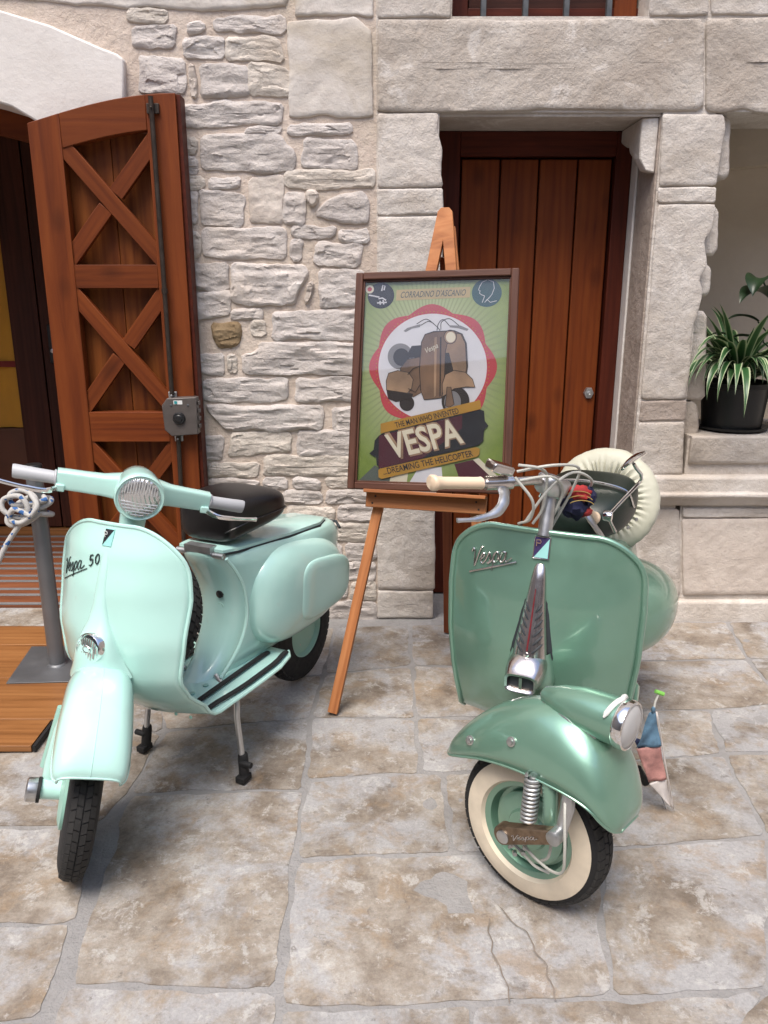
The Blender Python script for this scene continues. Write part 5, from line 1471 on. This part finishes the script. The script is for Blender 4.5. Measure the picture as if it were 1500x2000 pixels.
G.part('red_reflection', MB().tube([(onCov(0, z)+.0006, 0, z) for z in (.73,.69,.65,.60,.575)], [.001,.0018,.0022,.0024,.002], 8), 'reflection_red', hcov)  # red reflection in the chrome, put on as a coloured line
G.part('cover_screw', MB().lathe([(.007,0),(.007,.003),(.001,.005)], (onCov(0,.565), 0, .565), (1,0,.1), 12), 'chrome', hcov)
hx = shieldG(0,.51)
# the horn itself: a chrome bulb with a squared mouth
secs = []
for dx, ry, rz, dz, e in ((-.01,.050,.036,.030,1),(.02,.052,.042,.022,1),(.045,.053,.044,.014,.9),(.068,.050,.040,.006,.8),(.085,.044,.030,.000,.6),(.096,.042,.025,-.004,.5),(.100,.042,.024,-.005,.45),(.098,.036,.018,-.005,.45),(.080,.034,.016,-.004,.45)):
    secs.append([(hx+dx - .10*(rz*math.sin(2*PI*k/28)), ry*sup(math.cos(2*PI*k/28), e), .508+dz + rz*sup(math.sin(2*PI*k/28), e)) for k in range(28)])
hr = G.part('horn', MB().loft(secs), 'old_chrome', sharp=60)
G.part('horn_mouth', MB().box((hx+.0815,-.033,.488), (hx+.0835,.033,.518)), 'gasket', hr)
G.part('horn_divider', MB().box((hx+.084,-.004,.487), (hx+.096,.004,.518)), 'old_chrome', hr)
G.part('horn_foot', MB().loft(noseS([(.56,.052,.040),(.53,.060,.054),(.50,.066,.062),(.478,.068,.064),(.468,.064,.056)]), False, False), 'green_paint', hr)
b = MB()
for y in (-.055, .06): b.tube([(hx+.03, y, .475), (hx+.034, y, .445)], .004, 8)
G.part('horn_bolt', b, 'zinc', hr)
# emblem and lettering
em = G.part('emblem', MB().loft(plate(shieldG, 0, .832, .021, .028, .003)), 'emblem_blue')
q = plate(shieldG, 0, .832, .0185, .0255, .0065, .0004)
G.part('emblem_half', MB().add([q[1][0], q[1][1], q[1][2]], [(0,1,2)]), 'emblem_teal', em)
fr_ = [(-.021,.804),(.021,.804),(.021,.860),(-.021,.860),(-.021,.804)]
G.part('emblem_frame', MB().tube([(shieldG(y, z)+.006, y, z) for y, z in fr_], .0016, 6), 'old_chrome', em)
G.part('emblem_letter', MB().tube([(shieldG(0,.83)+.0078, y, z-.03) for y, z in ((-.014,.866),(-.014,.884),(-.004,.884),(-.002,.879),(-.004,.875),(-.014,.875))], .0011, 6), 'ink_brown_lt', em)
G.part('emblem_letter', MB().tube([(shieldG(0,.83)+.0078, y, z-.03) for y, z in ((-.004,.848),(.002,.848),(.008,.8485),(.014,.849))], .0008, 6), 'emblem_dark', em)
def lg(x, y):
    yy = -.200 + x*.128; zz = .745 + y*.062 + x*.032
    return (shieldG(yy, zz)+.0055, yy, zz)
G.part('lettering', script(lg, .0026), 'old_chrome')
# rear body, cowls, saddle, spare wheel
lev = [(.275,.10,-.50,.11,2.6),(.31,.03,-.62,.125,2.6),(.38,-.04,-.75,.135,2.6),(.48,-.07,-.84,.14,2.6),(.58,-.06,-.87,.14,2.6),(.65,-.05,-.82,.13,2.6),(.69,-.07,-.72,.10,2.4),(.70,-.12,-.60,.06,2.2)]
gb = G.part('rear_body', MB().loft(hull(lev, slope=.12), True, True), 'green_paint', sharp=60)
for sg in (1, -1):
    cw = G.part('side_cowl', cowl(sg, -.46, .435, .285, .172, .11, .185, R(4), n=2.5, pw=2.3), 'green_paint', sharp=60)
    if sg > 0:
        b = MB().tube([(-.205-.0*k, .135+.085*math.sin(PI*k/14)*.0+.012*k, .565-.004*k) for k in range(8)], .0022, 6); G.part('cowl_seam', b, 'white_metal', cw)
G.part('kick_pedal', MB().tube([(-.12,-.15,.34),(-.10,-.20,.32),(-.08,-.24,.31)], .012, 8), 'black_rubber')
sad = [(-.10,.055,.765,.82),(-.125,.10,.745,.855),(-.19,.135,.74,.885),(-.27,.150,.745,.895),(-.36,.150,.752,.90),(-.42,.14,.765,.905),(-.45,.10,.79,.89)]
secs = []
for x, w, zb, zt in sad:
    zc = (zb+zt)/2; hh = (zt-zb)/2
    secs.append([(x, w*sup(math.cos(2*PI*k/32), .6), zc + hh*sup(math.sin(2*PI*k/32), .6)) for k in range(32)])
sd_ = G.part('saddle', MB().loft(secs), 'seat_green', sub=1, sharp=70)
b = MB()
for k, (x, y, z) in enumerate(((-.14,.115,.782),(-.21,.145,.778),(-.30,.155,.782))): b.lathe([(.006,0),(.006,.003),(.001,.005)], (x, y, z), (.5,.8,0), 10)
G.part('saddle_stud', b, 'zinc', sd_)
G.part('saddle_rail', MB().tube(cat([(-.26,-.15,.83),(-.25,-.12,.885),(-.24,0,.905),(-.25,.12,.885),(-.26,.152,.83)], 6), .0045, 8), 'chrome', sd_)
sw = Vector((-.60, 0, .755)); sa = Vector((.94, 0, .34)).normalized(); su = Vector((0,1,0)); sv = sa.cross(su)
secs = []
for j in range(28):
    a = 2*PI*j/28; sec = []
    for k in range(120):
        f = 2*PI*k/120
        inner = max(0, -math.cos(a)); wr = 1 + inner*.10*math.sin(f*46+2*noise.noise(Vector((math.cos(f)*2, math.sin(f)*2, a))))
        rr = .132 + .059*math.cos(a) + inner*.010*noise.noise(Vector((math.cos(f)*14, math.sin(f)*14, a*.4))) + .003*noise.noise(Vector((math.cos(f)*9, math.sin(f)*9, a)))
        gather = .013*math.sin(f*44 + 3*noise.noise(Vector((math.cos(f)*3, math.sin(f)*3, 1))))*max(0, .55-math.cos(a))*.8*(1 if math.sin(a) > -.2 else .4)
        ax_ = .040*sup(math.sin(a), .7) + gather
        sec.append(sw + (su*math.cos(f) + sv*math.sin(f))*rr + sa*ax_)
    secs.append(sec)
secs.append(secs[0])
G.part('spare_wheel_cover', MB().loft(secs, True, False), 'cover_cream', sharp=80)
G.part('spare_hub', MB().lathe([(.072,-.02),(.072,.012),(.001,.014)], sw, sa, 30), 'seat_green')
G.part('spare_carrier', MB().tube(cat([(-.45,.0,.66),(-.55,.02,.70),(-.62,.0,.76)], 5), .012, 8), 'green_dark')
# wheels
wheel(G, (-.585,0,.200), .200, .09, .105, 'green_paint', False, (.122,.176))
G.axis((.519,0,0), 1.5, 73.5)
wheel(G, (.61,.0,.200), .200, .09, .130, 'green_paint', True, (.132,.178))
gst = [(0.34, 0.305, 0.34, 0.295, 0.015), (0.365, 0.355, 0.365, 0.305, 0.045), (0.42, 0.425, 0.42, 0.335, 0.07), (0.5, 0.495, 0.5, 0.372, 0.09), (0.6, 0.545, 0.6, 0.396, 0.102), (0.69, 0.553, 0.69, 0.402, 0.108), (0.757, 0.528, 0.757, 0.398, 0.108), (0.803, 0.48, 0.798, 0.385, 0.104), (0.836, 0.415, 0.821, 0.36, 0.092), (0.853, 0.363, 0.84, 0.336, 0.07), (0.853, 0.333, 0.848, 0.323, 0.04)]
fs_ = fender(gst, 2.25, 22)
fd = G.part('mudguard', MB().loft(fs_, False, False), 'green_paint', steer=True, sharp=60, solid=.003)
lip = [s_[0] for s_ in fs_] + [p for p in fs_[-1][1:]] + [s_[-1] for s_ in reversed(fs_)][1:]
G.part('guard_lip', MB().tube(lip, .0035, 6), 'green_paint', fd, steer=True)
b = MB()
for i_, j_ in ((12, 3), (19, 3)):
    p = Vector(fs_[i_][22-j_]); b = MB().lathe([(.012,-.004),(.012,.003),(.008,.004),(.007,.008),(.001,.009)], p + Vector((0,-.004,0)), (0,-.93,.3), 14)
    G.part('guard_bolt', b, 'screw_steel', fd, steer=True)
# headlamp pod on the guard
pc = Vector((.805, 0, .562)); pa = Vector((.99, 0, .02)).normalized()
pod = G.part('headlamp_pod', MB().lathe([(.001,-.215),(.020,-.20),(.038,-.155),(.051,-.10),(.0545,-.045),(.0555,0)], pc, pa, 36), 'green_paint', steer=True, sharp=60)
G.part('headlamp_rim', MB().lathe([(.0555,-.004),(.0580,.0),(.0583,.012),(.056,.020),(.051,.021),(.050,.017)], pc, pa, 40), 'chrome', pod, steer=True)
G.part('headlamp_lens', MB().lathe([(.0505,.017),(.043,.023),(.027,.028),(.001,.030)], pc, pa, 36), 'lens_grey', pod, steer=True)
G.part('headlamp_trim', MB().tube([pc + pa*(-.008-.0*k) + Vector((0, .060*math.sin(R(-62+124*k/12)), .058*math.cos(R(-62+124*k/12)))) + pa*-.015*abs(k-6)/6 for k in range(13)], [.002]+[.006]*11+[.002], 8), 'white_metal', pod, steer=True)
PROF = [(.001,-.215),(.020,-.20),(.038,-.155),(.051,-.10),(.0545,-.045),(.0555,0)]
def podr(x):
    h = x - pc.x
    for (r0, h0), (r1, h1) in zip(PROF, PROF[1:]):
        if h0 <= h <= h1: return r0 + (r1-r0)*(h-h0)/(h1-h0)
    return .01
def fen_z(x, y):
    for a, c in zip(gst, gst[1:]):
        if a[0] <= x <= c[0]:
            t = (x-a[0])/(c[0]-a[0]); T_, B_, w_2 = (a[k]+(c[k]-a[k])*t for k in (1, 3, 4))
            q = min(1, abs(y)/w_2); return B_ + (T_-B_)*(1-q**2.25)**(1/2.25)
    return .3
for sg in (1, -1):
    pts = []
    for k in range(15):
        x = .60 + .185*k/14; r = podr(x); best = None
        for d in range(5, 120):
            ph = R(180-d*1.5+0); y_ = r*math.sin(R(d*1.5)); z_ = pc.z + (x-pc.x)*pa.z/pa.x + r*math.cos(R(d*1.5))
            if z_ < fen_z(x, y_) + .001: best = (x, sg*y_*1.02, z_ + .001); break
        if best: pts.append(best)
    if len(pts) > 3: G.part('pod_trim', MB().tube(pts, .0026, 6), 'aluminium', pod, steer=True)
# fork, spring, link
fk = G.part('fork_leg', MB().tube(cat([(.60,-.03,.50),(.66,-.075,.44),(.69,-.090,.38),(.70,-.092,.30)], 5), .0185, 14), 'green_paint', steer=True)
cl = Vector((.652,-.104,.405)); cb_ = Vector((.652,-.110,.290)); pts = []
ax_ = (cb_-cl); L_ = ax_.length; ax_.normalize(); p_ = ax_.orthogonal().normalized(); q_ = ax_.cross(p_)
for k in range(11*14+1):
    a = 2*PI*k/14; pts.append(cl + ax_*(L_*k/(11*14)) + (p_*math.cos(a)+q_*math.sin(a))*.0165)
G.part('spring', MB().tube(pts, .0046, 8), 'zinc', fk, steer=True)
G.part('spring_core', MB().tube([cl, cb_], .010, 10), 'zinc', fk, steer=True)
def slot(x0, z0, r0, x1, z1, r1, n=14):
    a = [(x0 + r0*math.cos(PI/2+PI*k/n), z0 + r0*math.sin(PI/2+PI*k/n)) for k in range(n+1)]
    return a + [(x1 + r1*math.cos(-PI/2+PI*k/n), z1 + r1*math.sin(-PI/2+PI*k/n)) for k in range(n+1)]
X0, Z0, X1, Z1 = .605, .236, .738, .302
sl = slot(X0, Z0, .026, X1, Z1, .017)
lk = G.part('link_arm', MB().loft([[(x, -.116, z) for x, z in sl], [(x, -.140, z) for x, z in sl], [((X0+X1)/2+(x-(X0+X1)/2)*.95, -.143, (Z0+Z1)/2+(z-(Z0+Z1)/2)*.9) for x, z in sl]]), 'bronze_arm', fk, steer=True, bevel=.003)
G.part('axle_cap', MB().lathe([(.0165,0),(.0165,.003),(.012,.005),(.001,.005)], (X0+.002,-.143,Z0), (0,-1,0), 20), 'aluminium', fk, steer=True)
G.part('link_lettering', script(lambda x, y: (X0+.026+x*.072, -.1440, Z0+.002+y*.018+x*.040), .0012, SCRIPT, False), 'old_chrome', fk, steer=True)
G.part('link_bolt', MB().lathe([(.018,-.03),(.018,.006),(.012,.010),(.001,.011)], (X1,-.140,Z1), (0,-1,0), 16), 'zinc', fk, steer=True)
G.part('brake_drum', MB().lathe([(.094,0),(.094,.004),(.080,.010),(.055,.012),(.050,.020),(.001,.022)], (.61,-.024,.20), (0,-1,0), 40), 'green_paint', fk, steer=True)
G.part('damper', MB().tube([(.735,-.085,.42),(.742,-.098,.36),(.738,-.108,.302)], [.014,.017,.014], 12), 'aluminium', fk, steer=True)
for pts in ([(.728,-.09,.40),(.752,-.125,.35),(.765,-.135,.28),(.76,-.125,.215),(.725,-.112,.19),(.68,-.108,.196),(.645,-.105,.21)], [(.64,-.10,.185),(.675,-.10,.168),(.71,-.09,.162)], [(.715,-.105,.255),(.71,-.105,.215),(.69,-.10,.19)]):
    G.part('cable', MB().tube(cat(pts, 6), .0036, 6), 'cable_grey', fk, steer=True)
b = MB()
for p in ((.60,-.09,.18),(.612,-.09,.163),(.645,-.102,.205),(.64,-.10,.186)): b.lathe([(.006,-.006),(.006,.006)], p, (.6,-.8,0), 8)
b.tube([(.595,-.09,.17),(.612,-.095,.19),(.63,-.09,.178)], .004, 6)
G.part('brake_fitting', b, 'zinc', fk, steer=True)
G.axis((.49,0,.2), 20, 62)
# handlebar
def g_(z): return .49 - (z-.2)*math.tan(R(20))
col_ = G.part('steering_column', MB().tube([(g_(.86),0,.86),(g_(.98),0,.98)], .019, 16), 'aluminium', steer=True)
G.part('column_clamp', MB().loft([[(g_(.98) + r1*sup(math.cos(2*PI*k/24), .7), r2*sup(math.sin(2*PI*k/24), .7), z) for k in range(24)] for z, r1, r2 in ((.962,.026,.034),(.97,.034,.044),(1.008,.036,.046),(1.014,.032,.042))]), 'aluminium', col_, steer=True, sharp=50)
for sg in (1, -1):
    bx_ = g_(.99)
    pth = cat([(bx_, 0, .99), (bx_, sg*.06, .992), (bx_-.01, sg*.12, .974), (bx_-.035, sg*.20, .945), (bx_-.075, sg*.32, .905)], 6)
    G.part('handlebar', MB().tube(pth, .0125, 12), 'old_chrome', col_, steer=True)
    a_, d_ = Vector((bx_-.040, sg*.205, .942)), Vector((-.32, sg*1, -.30)).normalized()
    G.part('grip', MB().lathe([(.0175,0),(.0165,.004),(.0165,.10),(.018,.118),(.022,.124),(.022,.132),(.018,.136),(.001,.137)], a_, d_, 24), 'grip_cream', col_, steer=True)
    l0 = Vector((bx_-.010, sg*.155, .95))
    b = MB(); b.tube(cat([l0, l0+Vector((.035, sg*.015, -.020)), l0+Vector((.062, sg*.05, -.050)), l0+Vector((.066, sg*.11, -.076)), l0+Vector((.062, sg*.165, -.090))], 5), [.017]*3+[.015]*4+[.013]*4+[.009]*4+[.006]*4+[.007], 10, flat=.55)
    G.part('lever', b, 'aluminium', col_, steer=True)
    G.part('lever_clamp', MB().tube([(bx_-.013, sg*.13, .970),(bx_-.034, sg*.195, .946)], .019, 14), 'old_chrome', col_, steer=True)
G.part('switch_box', MB().loft([[(x, y, z) for x, y in ((bx_-.045,-.215),(bx_+.005,-.225),(bx_+.010,-.155),(bx_-.035,-.145))] for z in (.985, 1.010)]), 'old_chrome', col_, steer=True, bevel=.007, segs=3)
for pts in ([(bx_+.005,-.15,1.02),(bx_+.03,-.10,1.03),(bx_+.02,-.05,1.01),(bx_+.03,-.03,.93),(bx_+.02,-.03,.88)], [(bx_-.01,-.13,1.0),(bx_+.05,-.08,1.05),(bx_+.045,.02,1.06),(bx_+.03,.05,1.0),(bx_+.02,.045,.88)],
            [(bx_+.02,-.16,.99),(bx_+.06,-.11,.95),(bx_+.05,-.08,.90),(bx_+.01,-.07,.87)], [(bx_+.02,-.14,.985),(bx_+.05,-.07,1.02),(bx_+.045,0,.99),(bx_+.03,.02,.90)],
            [(bx_+.01,.14,1.0),(bx_+.05,.08,1.04),(bx_+.05,.0,1.045),(bx_+.04,-.05,.98),(bx_+.02,-.06,.88)]):
    G.part('cable', MB().tube(cat(pts, 6), .0038, 8), 'cable_grey', col_, steer=True)
# mirror on the far bar
_gi = wm(G.root).inverted()
def gl(px, py, y): return _gi @ onY(px, py, y)
m0 = gl(1187, 1008, 2.13)
mr = G.part('mirror_arm', MB().tube([gl(1202, 1040, 2.13), m0, gl(1215, 978, 2.13), gl(1247, 945, 2.13), gl(1253, 935, 2.125), gl(1252, 926, 2.12), gl(1243, 915, 2.11), gl(1238, 906, 2.105)], .005, 8), 'chrome')
mc = gl(1238, 898, 2.105)
mx = (wm(G.root).to_3x3().inverted() @ Vector((.55, -.38, -.74))).normalized()
G.part('mirror', MB().lathe([(.001,-.012),(.018,-.010),(.040,-.002),(.044,.003),(.042,.006),(.001,.006)], mc, mx, 32), 'chrome', mr)
G.part('mirror_clamp', MB().lathe([(.013,-.012),(.015,-.008),(.015,.008),(.013,.012)], m0, (.1,1,0), 14), 'chrome', mr)

# ------------------------------------------------------------------ things hung on the green scooter
def gw(p, steer=False):
    p = G.turn(p) if steer else Vector(p)
    return wm(G.root) @ p
sc0 = Vector((bx_+.0, .115, .965))
def blob(c, rx, ry, rz, sd, n=20, m=12, amp=.12):
    b = MB(); secs = []
    for j in range(1, m):
        t = PI*j/m
        secs.append([Vector((rx*math.sin(t)*math.cos(2*PI*k/n), ry*math.sin(t)*math.sin(2*PI*k/n), rz*math.cos(t)))*(1+amp*noise.fractal(Vector((math.sin(t)*math.cos(2*PI*k/n)*2.2+sd, math.sin(t)*math.sin(2*PI*k/n)*2.2, math.cos(t)*2.2)), 1, 2, 3)) + Vector(c) for k in range(n)])
    return b.loft(secs)
scf = thing('scarf', gw(sc0, True), 'red and navy patterned cloth bundled on the far handlebar of the green scooter', 'cloth')
c1 = gw(sc0 + Vector((.01,-.01,.01)), True)
obj('navy_fold', blob(c1 + Vector((-.01,-.01,-.02)), .035, .035, .035, 2.0, amp=.3), MT['scarf_navy'], scf)
obj('red_fold', blob(c1 + Vector((.002,-.018,.016)), .034, .030, .020, 5.0, amp=.3), MT['scarf_red'], scf)
obj('navy_fold', blob(c1 + Vector((.028,-.012,.006)), .020, .026, .028, 8.0, amp=.3), MT['scarf_navy'], scf)
obj('red_fold', blob(c1 + Vector((.018,-.015,-.035)), .022, .02, .014, 3.0, amp=.3), MT['scarf_red'], scf)
b = MB()
for k in range(3):
    b.tube([c1 + Vector((.036*math.cos(R(20+14*t)) - .004*k, -.050+.003*k, .012*k - .012 + .034*math.sin(R(20+14*t))*.5)) for t in range(10)], .0012, 5)
obj('gold_braid', b, MT['gold'], scf)
# pennant hanging from the brake side of the floor
def pennant(name, pts_px, yd, label, mats):
    t = thing(name, onY(*pts_px[0], yd), label, 'flag')
    return t
PY = 2.03
fp = lambda px, py, y=PY: onY(px, py, y)
pen = thing('pennant', fp(1275, 1390), 'faded blue, red and white triangular pennant hanging beside the headlamp', 'flag')
def tri_strip(n, a0, a1, b0, b1, mat, y0, wav, nn=12):
    def f(u, v):
        l = Vector(a0).lerp(Vector(b0), v); r = Vector(a1).lerp(Vector(b1), v); p = l.lerp(r, u)
        q = onY(p.x, p.y, y0); q.y += wav*math.sin(u*5+v*7)*(.3+.7*v); return q
    return obj(n, MB().grid(f, nn, nn), MT[mat], pen, solid=.0006)
tri_strip('blue_cloth', (1268,1392), (1280,1390), (1243,1462), (1291,1456), 'flag_blue', PY, .006)
tri_strip('red_cloth', (1243,1463), (1290,1457), (1268,1530), (1301,1520), 'flag_red', PY, .006)
tri_strip('white_cloth', (1268,1531), (1301,1521), (1312,1578), (1315,1580), 'flag_white', PY, .006)
tri_strip('white_cloth', (1281,1390), (1284,1390), (1312,1575), (1316,1580), 'flag_white', PY-.003, .004)
tri_strip('navy_cloth', (1236,1440), (1255,1445), (1298,1570), (1300,1580), 'flag_navy', PY+.03, .005)
obj('cord', MB().tube([fp(1276,1392), fp(1280,1370), fp(1288,1352)], .003, 6), MT['white_cloth'], pen)
obj('knot', blob(fp(1276,1386), .006, .006, .011, 1.0), MT['flag_blue'], pen)
obj('toggle', MB().tube([fp(1280,1350), fp(1296,1356)], [.006,.0065], 8), MT['tag_green'], pen)
obj('stand_peg', MB().tube([fp(1245,1500,2.1), fp(1262,1530,2.1)], .012, 8), MT['black_rubber'], pen)
